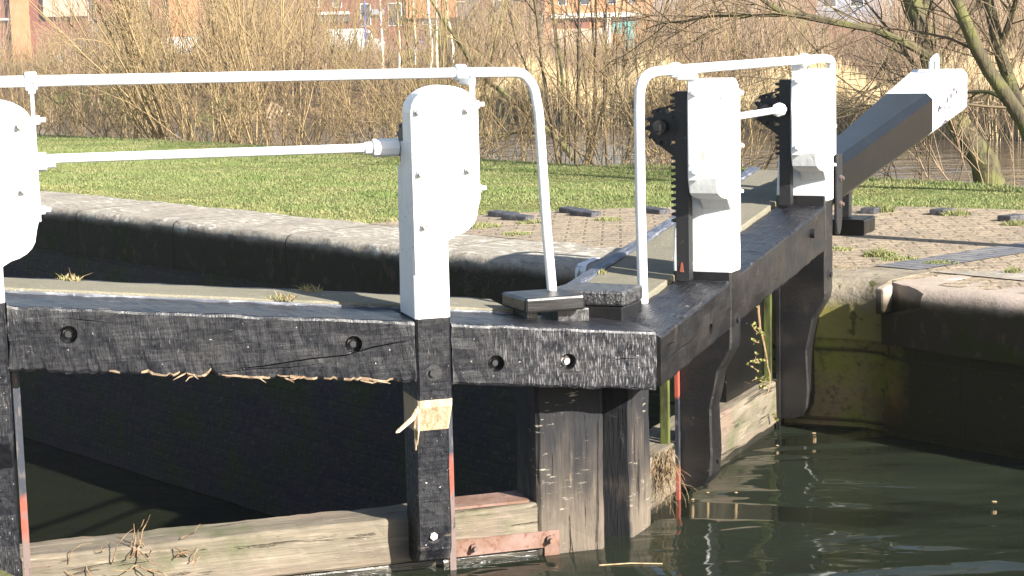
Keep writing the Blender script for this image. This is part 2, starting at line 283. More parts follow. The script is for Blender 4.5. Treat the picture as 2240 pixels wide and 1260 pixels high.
m_lawn = mat('turf', (.15, .18, .065), .95, .1, [dict(s=.8, d=5, lo=.4, hi=.65, c=(.13, .135, .04)), dict(s=12, d=5, lo=.5, hi=.7, c=(.06, .08, .02))], [dict(s=40, d=5, h=.8, dist=.03)], world=True)
m_earth = mat('leaf_litter_bank', (.17, .11, .065), .95, .1, [dict(s=.5, d=6, lo=.45, hi=.65, c=(.1, .075, .045)), dict(s=4, d=5, lo=.5, hi=.7, c=(.26, .18, .1)), dict(s=.15, d=3, lo=.55, hi=.65, c=(.15, .17, .05))], [dict(s=2, d=6, h=1, dist=.2)], world=True)
m_soil = mat('lockside_earth', (.16, .13, .08), .95, .1, [dict(s=3, d=6, lo=.4, hi=.7, c=(.1, .11, .035))], [dict(s=12, d=5, h=.8, dist=.03)], world=True)
m_farfield = mat('far_field', (.16, .15, .07), .95, .1, [dict(s=.05, d=5, lo=.4, hi=.6, c=(.17, .12, .07)), dict(s=.4, d=5, lo=.5, hi=.7, c=(.2, .2, .08))], world=True)

def foliage(name, c1, c2, rough=.8, sc=3.0, trans=0.0):
    m = mat(name, c1, rough, .2, [dict(s=sc, d=4, lo=.4, hi=.62, c=c2)])
    return m
m_twig_tan = foliage('tan_twigs', (.33, .24, .125), (.24, .165, .09), sc=.6)
m_twig_olive = foliage('olive_twigs', (.27, .23, .105), (.2, .15, .07), sc=.6)
m_twig_brown = foliage('brown_twigs', (.24, .165, .11), (.33, .24, .155), sc=.25)
m_twig_dark = foliage('dark_twigs', (.1, .075, .05), (.16, .12, .07), sc=.8)
m_twig_far = foliage('far_wood_twigs', (.24, .165, .13), (.3, .22, .155), sc=.12)
m_bark = mat('mossy_bark', (.1, .085, .05), .9, .2, [dict(s=(14, 14, 4), d=5, lo=.45, hi=.65, c=(.045, .038, .028)), dict(s=4, d=4, lo=.45, hi=.65, c=(.135, .135, .05))], [dict(s=(40, 40, 8), d=5, h=.9, dist=.02)], world=True)
m_birch = mat('birch_bark', (.62, .58, .5), .7, .3, [dict(s=(3, 3, 6), d=4, lo=.58, hi=.66, c=(.1, .08, .06)), dict(s=1, d=3, lo=.5, hi=.6, c=(.5, .38, .25))], world=True)
m_reed = foliage('dry_reed', (.52, .39, .21), (.62, .5, .3), sc=2)
m_reed_dk = foliage('dry_reed_base', (.4, .27, .14), (.5, .37, .2), sc=2)
m_blade = foliage('grass_blade', (.148, .192, .06), (.225, .234, .10), rough=.6, sc=1.6)
m_blade_dry = foliage('dry_grass_blade', (.3, .265, .12), (.2, .21, .08), rough=.7, sc=2)
m_leaf = mat('weed_leaf', (.17, .175, .05), .6, .3, [dict(s=30, d=3, lo=.4, hi=.65, c=(.26, .24, .08))])
m_straw = mat('dead_stalk', (.3, .2, .115), .85, .2, [dict(s=40, d=3, lo=.45, hi=.65, c=(.16, .09, .06))])
m_hay = mat('dead_grass', (.45, .34, .2), .85, .2, [dict(s=40, d=3, lo=.45, hi=.65, c=(.3, .2, .12))])
m_wire = mat('galvanised_wire', (.6, .6, .58), .35, .5, metal=.6)
m_redtag = mat('red_orange_paint', (.3, .075, .045), .6, .3, [dict(s=70, d=3, lo=.55, hi=.65, c=(.3, .2, .16))])
m_ink = mat('marker_ink', (.05, .045, .07), .6, .3)
m_bolt = mat('bolt_steel', (.16, .13, .12), .5, .5, [dict(s=60, d=3, lo=.5, hi=.6, c=(.3, .14, .08))], metal=.3)
m_boltw = mat('painted_bolt', (.6, .58, .56), .45, .5, [dict(s=70, d=3, lo=.52, hi=.6, c=(.25, .14, .1))])

def water(name, col, amp, scale, rough=.04):
    m = bpy.data.materials.new(name); m.use_nodes = True; t = m.node_tree; b = t.nodes['Principled BSDF']
    b.inputs['Base Color'].default_value = (*col, 1); b.inputs['Roughness'].default_value = rough; b.inputs['IOR'].default_value = 1.33
    g = t.nodes.new('ShaderNodeNewGeometry'); nr = None
    for s, h in zip(scale, amp):
        mp = t.nodes.new('ShaderNodeMapping'); mp.inputs['Scale'].default_value = s; mp.inputs['Rotation'].default_value = (0, 0, .25)
        n = t.nodes.new('ShaderNodeTexNoise'); n.inputs['Scale'].default_value = 1; n.inputs['Detail'].default_value = 1.5; n.inputs['Distortion'].default_value = .6
        bn = t.nodes.new('ShaderNodeBump'); bn.inputs['Strength'].default_value = 1; bn.inputs['Distance'].default_value = h
        t.links.new(g.outputs[0], mp.inputs[0]); t.links.new(mp.outputs[0], n.inputs['Vector']); t.links.new(n.outputs[0], bn.inputs['Height'])
        if nr: t.links.new(nr, bn.inputs['Normal'])
        nr = bn.outputs[0]
    t.links.new(nr, b.inputs['Normal']); return m
m_canal = water('canal_water', (.0165, .0205, .0135), (.22, .012), ((.5, 1.25, 1), (3.2, 7, 1)))
m_chamber = water('chamber_water', (.012, .014, .008), (.02, .004), ((1.2, 2, 1), (6, 9, 1)))
m_river = water('river_water', (.09, .065, .045), (.05, .012), ((.5, 1.5, 1), (3, 8, 1)), .06)

# ------------------------------------------------------------------ lock frame: a along the lock, b across it
TA, NB = (-.6626, .7490), (.7490, .6626)
def W(a, b, z=0.0): return (a * TA[0] + b * NB[0], a * TA[1] + b * NB[1], z)
WROT = math.atan2(TA[1], TA[0])
def WL(a, b, z): return (a, -b, z)          # local point under an Empty turned by WROT
ZC, ZCH, ZRV = -.75, -1.95, -1.5            # canal, chamber and river levels

def sheet(name, pts, m, kind='structure'):
    me = bpy.data.meshes.new(name); me.from_pydata([tuple(p) for p in pts], [], [tuple(range(len(pts)))]); me.materials.append(m)
    bm = bmesh.new(); bm.from_mesh(me); bmesh.ops.recalc_face_normals(bm, faces=bm.faces)
    for f in bm.faces:
        if f.normal.z < 0: f.normal_flip()
    bm.to_mesh(me); bm.free()
    return tag(link(name, me), kind=kind)

# plan of the far lock wall face (a, b), from downstream to upstream
WALL = [(34, 6.72), (7.25, 6.72), (7.1, 6.76), (6.98, 6.86), (6.7, 6.95), (6.2, 7.02), (5.95, 7.09), (5.76, 7.19), (5.6, 7.27), (5.46, 7.27), (5.4, 7.22), (5.3, 7.2), (-14, 7.2)]
def back(pts, d): return [(a, b + d) for a, b in pts]

# lawn / island ground with the slope down to the river
isl = [W(a, b, -.012) for a, b in [(34, 6.9), (7.1, 6.95), (6.2, 7.4), (-14, 7.5)]] + [W(-14, 12.3, -.02), W(34, 12.3, -.02)]
def grid(name, a0, a1, b0, b1, na, nb, zf, m, kind='structure'):
    A = np.linspace(a0, a1, na); B = np.linspace(b0, b1, nb); V = []
    for a in A:
        for b in B: V.append(W(a, b, zf(a, b)))
    F = [(i * nb + j, i * nb + j + 1, (i + 1) * nb + j + 1, (i + 1) * nb + j) for i in range(na - 1) for j in range(nb - 1)]
    me = np_mesh(name, V, F, [m], smooth=True); me.flip_normals()
    if me.polygons[0].normal.z < 0: me.flip_normals()
    return tag(link(name, me), kind=kind)
def lawn_z(a, b):
    e = 12.35 + .12 * math.sin(a * .7) + .06 * math.sin(a * 2.3)
    z = -.015 + .03 * N3(a * .3, b * .3, 0) * min(1, max(0, (b - 8.5)))
    if b > e - .5: t = b - e + .5; z -= .12 * t * t if t < 1 else .12 + .42 * (t - 1)
    return z
grid('lawn', -14, 34, 7.5, 17, 97, 56, lawn_z, m_lawn)
grid('lawn_strip', 7.4, 34, 7.2, 7.5, 54, 3, lambda a, b: lawn_z(a, b) - .006, m_lawn)
# near bank of the canal (the photographer's side) and the beds
sheet('near_lockside_ground', [W(34, 2.2, 0), W(5.6, 2.2, 0), W(5.2, 1.9, 0), W(-14, 1.9, 0), W(-14, -30, 0), W(34, -30, 0)], m_soil)
nb = MB()
for (a0, b0), (a1, b1) in [((34, 2.2), (5.6, 2.2)), ((5.6, 2.2), (5.2, 1.9)), ((5.2, 1.9), (-14, 1.9))]:
    nb.add([W(a0, b0, .0), W(a1, b1, .0), W(a1, b1, -3), W(a0, b0, -3)], [(0, 1, 2, 3)])
tag(nb.build('near_canal_bank', m_wall), kind='structure')

# paving sector swept by the balance beam, around the heel of the right leaf
HE = (5.73, 7.21)
pv = []
for k in range(25):
    t = R_(-35 + 125 * k / 24); r = 3.62 + .75 * max(0, (35 - math.degrees(math.atan2(1, 1)) - 0)) * 0 + (.55 * max(0, math.cos(t)) ** 2)
    pv.append((HE[0] + r * math.cos(t), HE[1] + r * math.sin(t)))
pv = [(a, b) for a, b in pv if b > 7.47]
pts = [W(a, b, .0) for a, b in pv] + [W(3, 10.8, 0), W(3, 7.35, 0), W(5.5, 7.35, 0), W(6.2, 7.3, 0), W(7.0, 7.1, 0), W(7.3, 7.45, 0), W(pv[0][0] + .02, 7.455, 0)]
sheet('paving', pts, m_pave)
sheet('blue_paving_band', [W(5.58, 7.72, .005), W(5.86, 7.72, .005), W(5.82, 10.4, .005), W(5.54, 10.4, .005)], m_blue)
sheet('paving_slab', [W(5.5, 7.7, .006), W(5.2, 7.95, .008), W(4.2, 8.15, .008), W(2.2, 8.15, .008), W(2.2, 7.7, .006)], m_stone)

# ------------------------------------------------------------------ the lock walls
def coping_profile(d=.62, r=.085, over=0.0):
    pr = [(d, -.36), (d, .0)]
    for k in range(7):
        t = R_(90 - 15 * k * 1.0); pr.append((r - r * math.cos(R_(90) - t) * 0 - r + r * (1 - math.cos(R_(15 * k) - R_(90)) ) , 0))
    return pr
def nose(r=.06, d=.6, h=.34):
    # (offset back from the wall face, z); starts at back top, over the rounded nose and down the face
    pr = [(d, 0.0), (d * .6, 0.0)]
    for k in range(7):
        t = R_(15 * k); pr.append((r - r * math.sin(t), -r + r * math.cos(t)))
    pr += [(0, -h * .5), (0.006, -h), (d, -h)]
    return pr
def stone_strip(mb, path, prof, jit=.006, m=0, mf=None):
    loops = []
    for i, (a, b) in enumerate(path):
        p0, p1 = path[max(i - 1, 0)], path[min(i + 1, len(path) - 1)]
        tx, ty = p1[0] - p0[0], p1[1] - p0[1]; l = math.hypot(tx, ty); nx, ny = -ty / l, tx / l
        if ny < 0: nx, ny = -nx, -ny
        lp = []
        for (o, z) in prof:
            j = jit * N3(a * 7 + o * 5, b * 7, z * 9) + jit * 1.3 * N3(a * 2.3, b * 2, z * 3 + 5); j2 = .012 * max(0, N3(a * 15, b * 15, z * 12 + 7) - .1) if o < .1 else 0
            lp.append((a + nx * (o + j + j2), -(b + ny * (o + j + j2)), z + j * .8 - j2 * .6 - (.002 if o > .3 else 0)))
        loops.append(lp)
    mb.loft(loops, m, True, mf)
def sub(path, step):
    o = []
    for (a0, b0), (a1, b1) in zip(path[:-1], path[1:]):
        n = max(1, int(math.hypot(a1 - a0, b1 - b0) / step))
        for k in range(n): o.append((a0 + (a1 - a0) * k / n, b0 + (b1 - b0) * k / n))
    return o + [path[-1]]

def wall_thing(name, label, path, stones, zbot, mwall, prof, mstone, cat='wall', facejit=.012, mside=None):
    root = empty(name, (0, 0, 0), WROT); tag(root, label, cat)
    mb = MB(); P = sub(path, .12); nz = 14; zs = [-.30 - (abs(zbot) - .30) * k / nz for k in range(nz + 1)]
    V = []; F = []
    for (a, b) in P:
        for z in zs: V.append((a, -(b + (.022 if P[0][0] > 20 else .008) + .03 * (z + .3) * -1 * .5 + facejit * N3(a * 3, z * 4, 1.7) + .008 * N3(a * 14, z * 14, 3)), z))
    n = len(zs)
    for i in range(len(P) - 1):
        for j in range(n - 1): F.append((i * n + j, i * n + j + 1, (i + 1) * n + j + 1, (i + 1) * n + j))
    k0 = len(V); V += [(a, -(b + .9), zs[0]) for a, b in P]
    for i in range(len(P) - 1): F.append((i * n, (i + 1) * n, k0 + i + 1, k0 + i))
    mb.add(V, F); wl = mb.build('wall', mwall, root, smooth=True)
    for (s, mm) in stones:
        q = MB(); stone_strip(q, s, prof); so_ = q.build('coping_stone', mm, root, smooth=True)
    return root
# chamber wall
st = []; a = 33.0
while a > 7.9:
    L_ = min(1.35 + .3 * rnd.random(), a - 7.26); st.append((sub([(a - .002, 6.72), (a - L_ + .002, 6.72)], .05), m_stone)); a -= L_
st.append((sub([(a - .002, 6.72), (7.25, 6.72), (7.1, 6.76), (6.98, 6.86), (6.82, 6.93)], .05), m_stone))
ch = wall_thing('lock_chamber_wall', 'dark damp brick lock chamber wall with pale lichened stone coping, behind the left gate', WALL[:5], st, -2.9, m_wall, nose(.06, .78), m_stone)
# white painted bands on the rounded end stone
def band(root, path, prof, m):
    q = MB(); pr = [(o - .003 if o < .2 else o, z + .003) for o, z in prof if o < .4 and z > -.2]
    loops = []
    for i, (a, b) in enumerate(path):
        p0, p1 = path[max(i - 1, 0)], path[min(i + 1, len(path) - 1)]
        tx, ty = p1[0] - p0[0], p1[1] - p0[1]; l = math.hypot(tx, ty); nx, ny = -ty / l, tx / l
        if ny < 0: nx, ny = -nx, -ny
        lp = []
        for (o, z) in pr:
            j = .006 * N3(a * 7 + o * 5, b * 7, z * 9) + .0078 * N3(a * 2.3, b * 2, z * 3 + 5)
            lp.append((a + nx * (o + j), -(b + ny * (o + j)), z + j * .8))
        loops.append(lp)
    for k in range(len(loops) - 1):
        for j in range(len(pr) - 1): q.add([loops[k][j], loops[k][j + 1], loops[k + 1][j + 1], loops[k + 1][j]], [(0, 1, 2, 3)])
    return q.build('painted_band', m, root, smooth=True)
band(ch, sub([(7.12, 6.755), (7.07, 6.785)], .03), nose(), m_paint_band)
band(ch, sub([(6.985, 6.857), (6.9, 6.895)], .03), nose(), m_paint_band)
# upstream wing wall by the heel of the right leaf
st = [(sub([(6.8, 6.86), (6.7, 6.9), (6.2, 7.0), (5.95, 7.07), (5.76, 7.17), (5.6, 7.24), (5.46, 7.25)], .06), m_stoneq),
      (sub([(5.44, 7.22), (5.36, 7.2), (5.3, 7.185), (3.5, 7.16)], .07), m_stone2), (sub([(3.48, 7.16), (1.9, 7.16)], .09), m_stone2), (sub([(1.88, 7.16), (.2, 7.16)], .09), m_stone2), (sub([(.18, 7.16), (-3.8, 7.16)], .12), m_stone2)]
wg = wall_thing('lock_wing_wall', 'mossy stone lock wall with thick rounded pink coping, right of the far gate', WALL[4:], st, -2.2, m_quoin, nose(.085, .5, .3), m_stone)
# broken notch with an iron-like stone lug in the end of the pink coping
notch = [o for o in wg.children if o.name.startswith('coping_stone')][1]
cb = MB()
cb.loft([[(5.46, -7.12, .02), (5.46, -7.30, .02), (5.46, -7.3, -.16), (5.46, -7.12, -.16)], [(5.18, -7.12, .02), (5.18, -7.21, .02), (5.18, -7.21, -.09), (5.18, -7.12, -.12)]])
cut(notch, [cb])
lg = MB(); lg.loft([[(5.44, -7.175, -.015), (5.44, -7.25, -.0), (5.44, -7.25, -.15), (5.44, -7.175, -.15)], [(5.385, -7.17, -.02), (5.385, -7.25, -.0), (5.39, -7.25, -.15), (5.39, -7.175, -.13)]])
lg.build('stone_lug', m_stone2, wg, bevel=.012)

# ------------------------------------------------------------------ water
def wavy(name, poly_ab, z, m, step, amp, clip):
    pass
V0 = np.array([.54576, 6.8])
def Lpt(u, n, z): a = R_(72.5); return (V0[0] - math.sin(a) * u + math.sin(a + math.pi / 2) * n, V0[1] - math.cos(a) * u + math.cos(a + math.pi / 2) * n, z)
def Rpt(u, n, z): a = R_(25); return (V0[0] + math.sin(a) * u + math.sin(a + math.pi / 2) * n, V0[1] + math.cos(a) * u + math.cos(a + math.pi / 2) * n, z)
tag(sheet('canal_water', [Lpt(2.75, -.28, ZC), Lpt(.1, -.28, ZC), Rpt(.1, -.3, ZC), Rpt(2.6, -.3, ZC), W(5.6, 7.6, ZC), W(-14, 7.6, ZC), W(-14, 1.8, ZC), W(5.2, 1.8, ZC)], m_canal), kind='structure')
sheet('chamber_water', [Lpt(2.9, -.36, ZCH), Lpt(.1, -.36, ZCH), Rpt(.1, -.36, ZCH), Rpt(2.6, -.36, ZCH), W(7.2, 7.2, ZCH), W(34, 7.2, ZCH), W(34, 2.1, ZCH), W(6.2, 2.1, ZCH)], m_chamber)
sheet('river_water', [W(-90, 12, ZRV), W(140, 12, ZRV), W(140, 62, ZRV), W(-90, 62, ZRV)], m_river)

# ------------------------------------------------------------------ lock gates
def rsec(n0, n1, zb, zt, b, dn=.05, dz=.04):
    # rounded rectangular section in (n, z), anticlockwise, evenly cut
    pts = []
    def side(p, q, st):
        k = max(1, int(math.dist(p, q) / st))
        for i in range(k): pts.append((p[0] + (q[0] - p[0]) * i / k, p[1] + (q[1] - p[1]) * i / k))
    c = b * .3
    side((n0, zb + b), (n0, zt - b), dz); side((n0, zt - b), (n0 - c, zt - c), 9); side((n0 - c, zt - c), (n0 - b, zt), 9)
    side((n0 - b, zt), (n1 + b, zt), dn); side((n1 + b, zt), (n1 + c, zt - c), 9); side((n1 + c, zt - c), (n1, zt - b), 9)
    side((n1, zt - b), (n1, zb + b), dz); side((n1, zb + b), (n1 + c, zb + c), 9); side((n1 + c, zb + c), (n1 + b, zb), 9)
    side((n1 + b, zb), (n0 - b, zb), dn); side((n0 - b, zb), (n0 - c, zb + c), 9); side((n0 - c, zb + c), (n0, zb + b), 9)
    return pts
def timber(mb, u0, u1, n0, n1, zb, zt, b=.012, jit=.004, du=.025, m=0, top=None, edge=0.0, seed=0, torn=None):
    # timber lying along u; zb / zt may be functions of u
    fb = zb if callable(zb) else (lambda u: zb); ft = zt if callable(zt) else (lambda u: zt)
    k = max(2, int((u1 - u0) / du)); base = rsec(n0, n1, 0, fz := (ft((u0 + u1) / 2) - fb((u0 + u1) / 2)), b); loops = []
    for i in range(k + 1):
        u = u0 + (u1 - u0) * i / k; h = ft(u) - fb(u); lp = []
        for (n, z) in base:
            zz = fb(u) + z / fz * h
            j = jit * (N3(u * 9 + seed, n * 14, zz * 14) + .6 * N3(u * 30, n * 30 + seed, zz * 30))
            cn = (n - (n0 + n1) / 2) / ((n0 - n1) / 2); cz = (z - fz / 2) / (fz / 2)
            e = edge * (max(0, N3(u * 17 + seed, cz * 2, 4) - .05) + (.5 * max(0, N3(u * 55, seed, 6)) if torn is not None else 0)) if abs(cn) > .9 and cz < -.8 else 0
            ue = (.010 * N3(seed + n * 15, zz * 22, 2) * (1 if i in (0, k) else 0)) + (.022 * N3(seed + n * 11, zz * 19, 8) if u0 < .05 and i == 0 else 0)
            lp.append((u + ue, n + j * cn - e * (1 if cn > 0 else -1) * .3, zz + j * cz + e))
        loops.append(lp)
    mf = None
    if top is not None:
        nb = len(base); isn = [base[j][1] > fz - b * .5 and base[(j + 1) % nb][1] > fz - b * .5 for j in range(nb)]
        tn = [base[j][0] > n0 - b * 2.5 and base[j][1] < b + .03 and base[(j + 1) % nb][1] < b + .03 for j in range(nb)]
        uu = lambda i: u0 + (u1 - u0) * i / k
        mf = lambda i, j: torn if (torn is not None and tn[j] and 1.0 < uu(i) < 2.02 and N3(uu(i) * 8, base[j][1] * 30, 3) + .5 * N3(uu(i) * 26, base[j][1] * 60, 8) > -.12 + 11 * max(0, base[j][1] - b)) else (top if isn[j] else m)
    mb.loft(loops, m, True, mf)
def upright(mb, prof, u0, u1, mf=None, dz=.03, jit=.003, b=.008, seed=0):
    # prof: list of (z, n_front, n_back); lofted in z
    loops = []; zs = []
    for (z0, f0, k0), (z1, f1, k1) in zip(prof[:-1], prof[1:]):
        s = max(1, int(abs(z1 - z0) / dz))
        for i in range(s): t = i / s; zs.append((z0 + (z1 - z0) * t, f0 + (f1 - f0) * t, k0 + (k1 - k0) * t))
    zs.append(prof[-1])
    for z, f, k in zs:
        r = [(u0 + b, f), (u0 + (u1 - u0) * .33, f), (u0 + (u1 - u0) * .66, f), (u1 - b, f), (u1, f - b), (u1, (f + k) / 2), (u1, k + b), (u1 - b, k), (u0 + b, k), (u0, k + b), (u0, (f + k) / 2), (u0, f - b)]
        lp = []
        for (u, n) in r:
            j = jit * (N3(u * 12 + seed, n * 12, z * 5) + .5 * N3(u * 33, n * 33 + seed, z * 20)); lp.append((u + j, n + j, z))
        loops.append(lp)
    mb.loft(loops, 0, True, (lambda i, j: mf(zs[i][0])) if mf else None)
def bolt_mb(u, n, z, r, ax, L=.02, hexr=None):
    mb = MB(); d = {'n': (0, 1, 0), 'u': (-1, 0, 0), 'z': (0, 0, 1)}[ax]
    p = Vector((u, n, z)); d = Vector(d)
    mb.tube([p - d * .01, p + d * L * .45], r * 1.25, 6); mb.tube([p + d * L * .45, p + d * L], r * .7, 8); return mb

def make_gate(side):
    Lf = side == 'L'
    s = 1 if Lf else -1
    root = empty('lock_gate', (V0[0], V0[1], 0), R_(90 - 252.5) if Lf else R_(90 - 25))
    g = lambda u, n, z: (u, s * n, z)
    GG = [g]
    tag(root, ('nearer black lock gate leaf with a splintered beam, facing the camera on the left' if Lf else
               'farther black lock gate leaf running back to a white tipped balance beam'), 'lock gate')
    B = lambda mb, name, m, par=root, **k: mb.build(name, m, par, GG[0], **k)
    zt = (lambda u: .127 + .11 * u) if Lf else (lambda u: .10 + .118 * u)
    zb = (lambda u: -.100 + .109 * u) if Lf else (lambda u: -.097 + .107 * u)
    bk = -.35 if Lf else -.245
    posts = [(.81, .94), (2.36, 2.49)] if Lf else [(.875, 1.005), (2.37, 2.5)]
    nf = -.2 if Lf else -.24
    # --- top beam with countersunk bolt holes
    segs = [(.010 if Lf else .034, posts[0][0] - .004), (posts[0][1] + .004, posts[1][0] - .004), (posts[1][1] + .004, 2.508)]
    mb = MB()
    for k, (a, b) in enumerate(segs): timber(mb, a, b, 0, bk, zb, zt, .012, .005, .012 if (Lf and k == 1) else .025, 0, 1, .028 if (Lf and k == 1) else .008, seed=k * 7 + (0 if Lf else 40), torn=2 if (Lf and k == 1) else None)
    # packing behind the posts so the beam is one piece
    for p in posts: mb.box(p[0] - .003, p[1] + .003, -.222, bk + .004, zb(p[0]) + .006, zt(p[0]) - .004, 0)
    beam = B(mb, 'top_beam', [m_black, m_black_top, m_fibre] if Lf else [m_gloss, m_black_top])
    holes = [(2.16, .272), (1.17, .165), (.64, .055), (.36, .04)] if Lf else [(2.12, .27), (.62, .04)]
    hr = .031 if Lf else .022
    def cyl(u, z, r, n0=.02, n1=-.042):
        c = MB(); c.tube([(u, s * n0, z), (u, s * n1, z)], r, 24); return c
    cl = [cyl(u, z, hr) for u, z in holes]
    def crack(pts, hw, dep=.03):
        c = MB(); lps = []
        for k, (u, z) in enumerate(pts):
            h_ = hw * (.15 if k in (0, len(pts) - 1) else 1); lps.append([(u, s * .02, z - h_), (u, s * .02, z + h_), (u, -s * dep, z + h_ * .4), (u, -s * dep, z - h_ * .4)])
        c.loft(lps); return c
    if Lf: cl += [crack([(.95, .168), (1.03, .158), (1.1, .15), (1.2, .128), (1.33, .125), (1.5, .112), (1.62, .108)], .0035), crack([(1.25, .108), (1.4, .10), (1.55, .105), (1.75, .098)], .002), crack([(2.0, .30), (2.08, .315), (2.2, .335)], .002), crack([(.07, .03), (.14, .035), (.2, .03)], .0025)]
    else: cl += [crack([(.06, -.0), (.2, .02), (.36, .03), (.5, .06)], .003), crack([(.05, .05), (.12, .06), (.2, .055)], .003)]
    cut(beam, cl)
    for i, (u, z) in enumerate(holes):
        c = MB(); c.tube([(u, -.055, z), (u, -.03, z)], hr * .62, 6); c.tube([(u, -.03, z), (u, -.012, z)], hr * .36, 10)
        B(c, 'beam_bolt', m_boltw if (Lf and i == 3) else m_iron, beam, smooth=False)
    # --- paddle posts
    for pi, (u0, u1) in enumerate(posts):
        um = (u0 - .125) if Lf else (u0 - .185 + .0)
        tp = 1.075 if Lf else 1.05
        zj = zt((u0 + u1) / 2) + (-.012 if Lf else .01)
        mb = MB()
        prof = [(-.70, -.13, -.2), (-.682, -.085, -.215), (-.64, -.062, -.222), (-.55, -.055, -.222), (-.35, -.062, -.222), (-.185, -.058, -.222), (-.088, .0, -.222), (-.06, .004, -.222), (.30, .004, -.222), (.62, .004, -.21), (.78, .004, -.2), (.8, .004, -.15), (tp - .2, .004, -.145)]
        if not Lf: prof = [(z, (f - .03 if z < -.2 else f), k - .03 * (z < .7)) for z, f, k in prof]
        mf = lambda z: 0 if z > zj else (2 if (-.186 <= z < -.087 and pi == 0 and Lf) else 1)
        upright(mb, prof, u0, u1, mf, seed=pi * 5 + (0 if Lf else 9))
        post = B(mb, 'paddle_post', [m_white, m_black if Lf else m_gloss, m_raw], smooth=False)
        # the wide head board with rounded shoulders, narrowing to the stem
        zc = tp - .092; cr = .115 if Lf else .08
        poly = [(u1 - .002, .40), (u1 - .002, zc)]
        for k in range(1, 6): t = R_(15 * k); poly.append((u1 - cr + (cr - .002) * math.cos(t), zc + .09 * math.sin(t)))
        poly += [(u1 - cr, tp), (um + cr, tp)]
        for k in range(1, 6): t = R_(90 + 15 * k); poly.append((um + cr + cr * math.cos(t), zc + .09 * math.sin(t)))
        zs = .635 if Lf else .62
        poly += [(um, zc), (um, zs + .03), (um + .008, zs)]
        for k in range(1, 6): t = R_(15 * k); poly.append((u0 + .004 - (u0 - um - .008) * math.cos(t), zs - .02 - (.085 if Lf else .05) * math.sin(t)))
        poly += [(u0 + .004, zs - .12), (u0 + .004, .40)]
        mb = MB(); mb.prism(poly, 1, .008, -.115 if Lf else -.12)
        head = B(mb, 'head_board', m_white, post, bevel=.006)
        # bolts on the face
        fb = [(u1 - .028, .985), (um + .045, .985), (u1 - .03, .765), (um + .045, .77), (u1 - .04, .575)]
        for (u, z) in fb: B(bolt_mb(u, .008, z, .011, 'n', .022), 'bolt', m_boltw if Lf else m_wsteel, post)
        # iron side bar on the mitre edge that carries the rail clamp, with two bolts
        c = MB(); c.box(um - .012, um - .001, -.07, -.112, zs + .02, tp + .045); B(c, 'side_bar', m_wsteel, post, bevel=.003)
        for z in (zs + .06, 1.0): B(bolt_mb(um - .012, -.077, z, .012, 'u', .034), 'side_bolt', m_wsteel, post)
        # post foot and beam-level bolts
        for (z, n) in ((.04 if Lf else .03, .004), (-.585, -.06 if Lf else -.09)):
            c = MB(); c.tube([(u0 + .068, n - .012, z), (u0 + .068, n + .001, z)], .03, 20); hb = B(c, 'bolt_recess', m_iron, post)
            c = MB(); c.tube([(u0 + .072, n, z), (u0 + .072, n + .012, z)], .015, 6); B(c, 'bolt', m_boltw if z < 0 and Lf else m_iron, post)
        # rack behind the post and its iron guide
        r0, r1 = (u0 + .03, u0 + .075) if Lf else (u0 - .105, u0 - .06); 
        GG[0] = (lambda u, n, z: (u, n - .09, z)) if Lf else g
        c = MB(); zz = zt(u0) + .012; c.box(r0, r1, -.145, -.20, zz, 1.0)
        k = zz + .25
        while k < .99:
            c.prism([(-.198, k - .009), (-.222, k - .005), (-.222, k + .005), (-.198, k + .009)], 0, r0 + .004, r1 - .004); k += .026
        B(c, 'rack', m_iron)
        c = MB(); c.box(r1 + .002, r1 + (.004 if Lf else .02), -.15, -.19, zz, .55); B(c, 'rack_guide', m_post)
        if not Lf and pi == 0: c = MB(); c.prism([(-.186, zz + .035), (-.168, zz + .035), (-.172, zz + .072), (-.178, zz + .076)], 0, r0 - .003, r0 - .0005); B(c, 'red_tag', m_redtag)
        # pinion wheel
        c = MB(); ring = []; T = 11
        for k in range(T * 4):
            t = 2 * math.pi * k / (T * 4) + .3; r = (.078 if k % 4 in (0, 1) else .058); ring.append((-.255 + r * math.cos(t), .855 + r * math.sin(t)))
        c.prism(ring, 0, r0 + .0, r1 - .002); c.tube([(r0 - .05, -.255, .855), (r0 + .002, -.255, .855)], .03, 12); c.tube([(r0 - .075, -.255, .855), (r0 - .048, -.255, .855)], .018, 4)
        B(c, 'pinion', m_iron)
        c = MB(); c.loft([[(r0 + .02, -.24, .93), (r0 + .032, -.24, .93), (r0 + .032, -.20, .95), (r0 + .02, -.20, .95)], [(r0 + .02, -.315, .905), (r0 + .032, -.315, .905), (r0 + .032, -.305, .925), (r0 + .02, -.305, .925)]])
        B(c, 'pawl', m_iron); c = MB()
        c.loft([[(r0 + .02, -.31, .80), (r0 + .032, -.31, .80), (r0 + .032, -.30, .815), (r0 + .02, -.30, .815)], [(r0 + .02, -.2, .72), (r0 + .032, -.2, .72), (r0 + .032, -.2, .76), (r0 + .02, -.2, .76)]])
        B(c, 'pawl', m_iron)
        GG[0] = g
        # paddle rod going down beside the post
        c = MB(); c.box(u0 - .036, u0 - .012, -.225 if not Lf else -.14, -.24 if not Lf else -.155, -2.2, zb(u0) + .05); B(c, 'paddle_rod', m_rodl if Lf else (m_rodr if pi == 0 else m_gloss))
        if not Lf: c = MB(); c.box(u0 - .06, u0 - .038, -.26, -.30, -1.2, zb(u0)); B(c, 'mossy_guide', m_green, root, bevel=.004)
    # --- connecting spindle between the paddle gears
    ns = -.16 if Lf else -.17; zs_ = .853 if Lf else .86
    c = MB(); c.tube([(posts[0][1] - .02, ns, zs_), (posts[1][0] - .12, ns, zs_ + (.01 if Lf else 0))], .0165, 12); sp = B(c, 'spindle', m_wsteel, smooth=True)
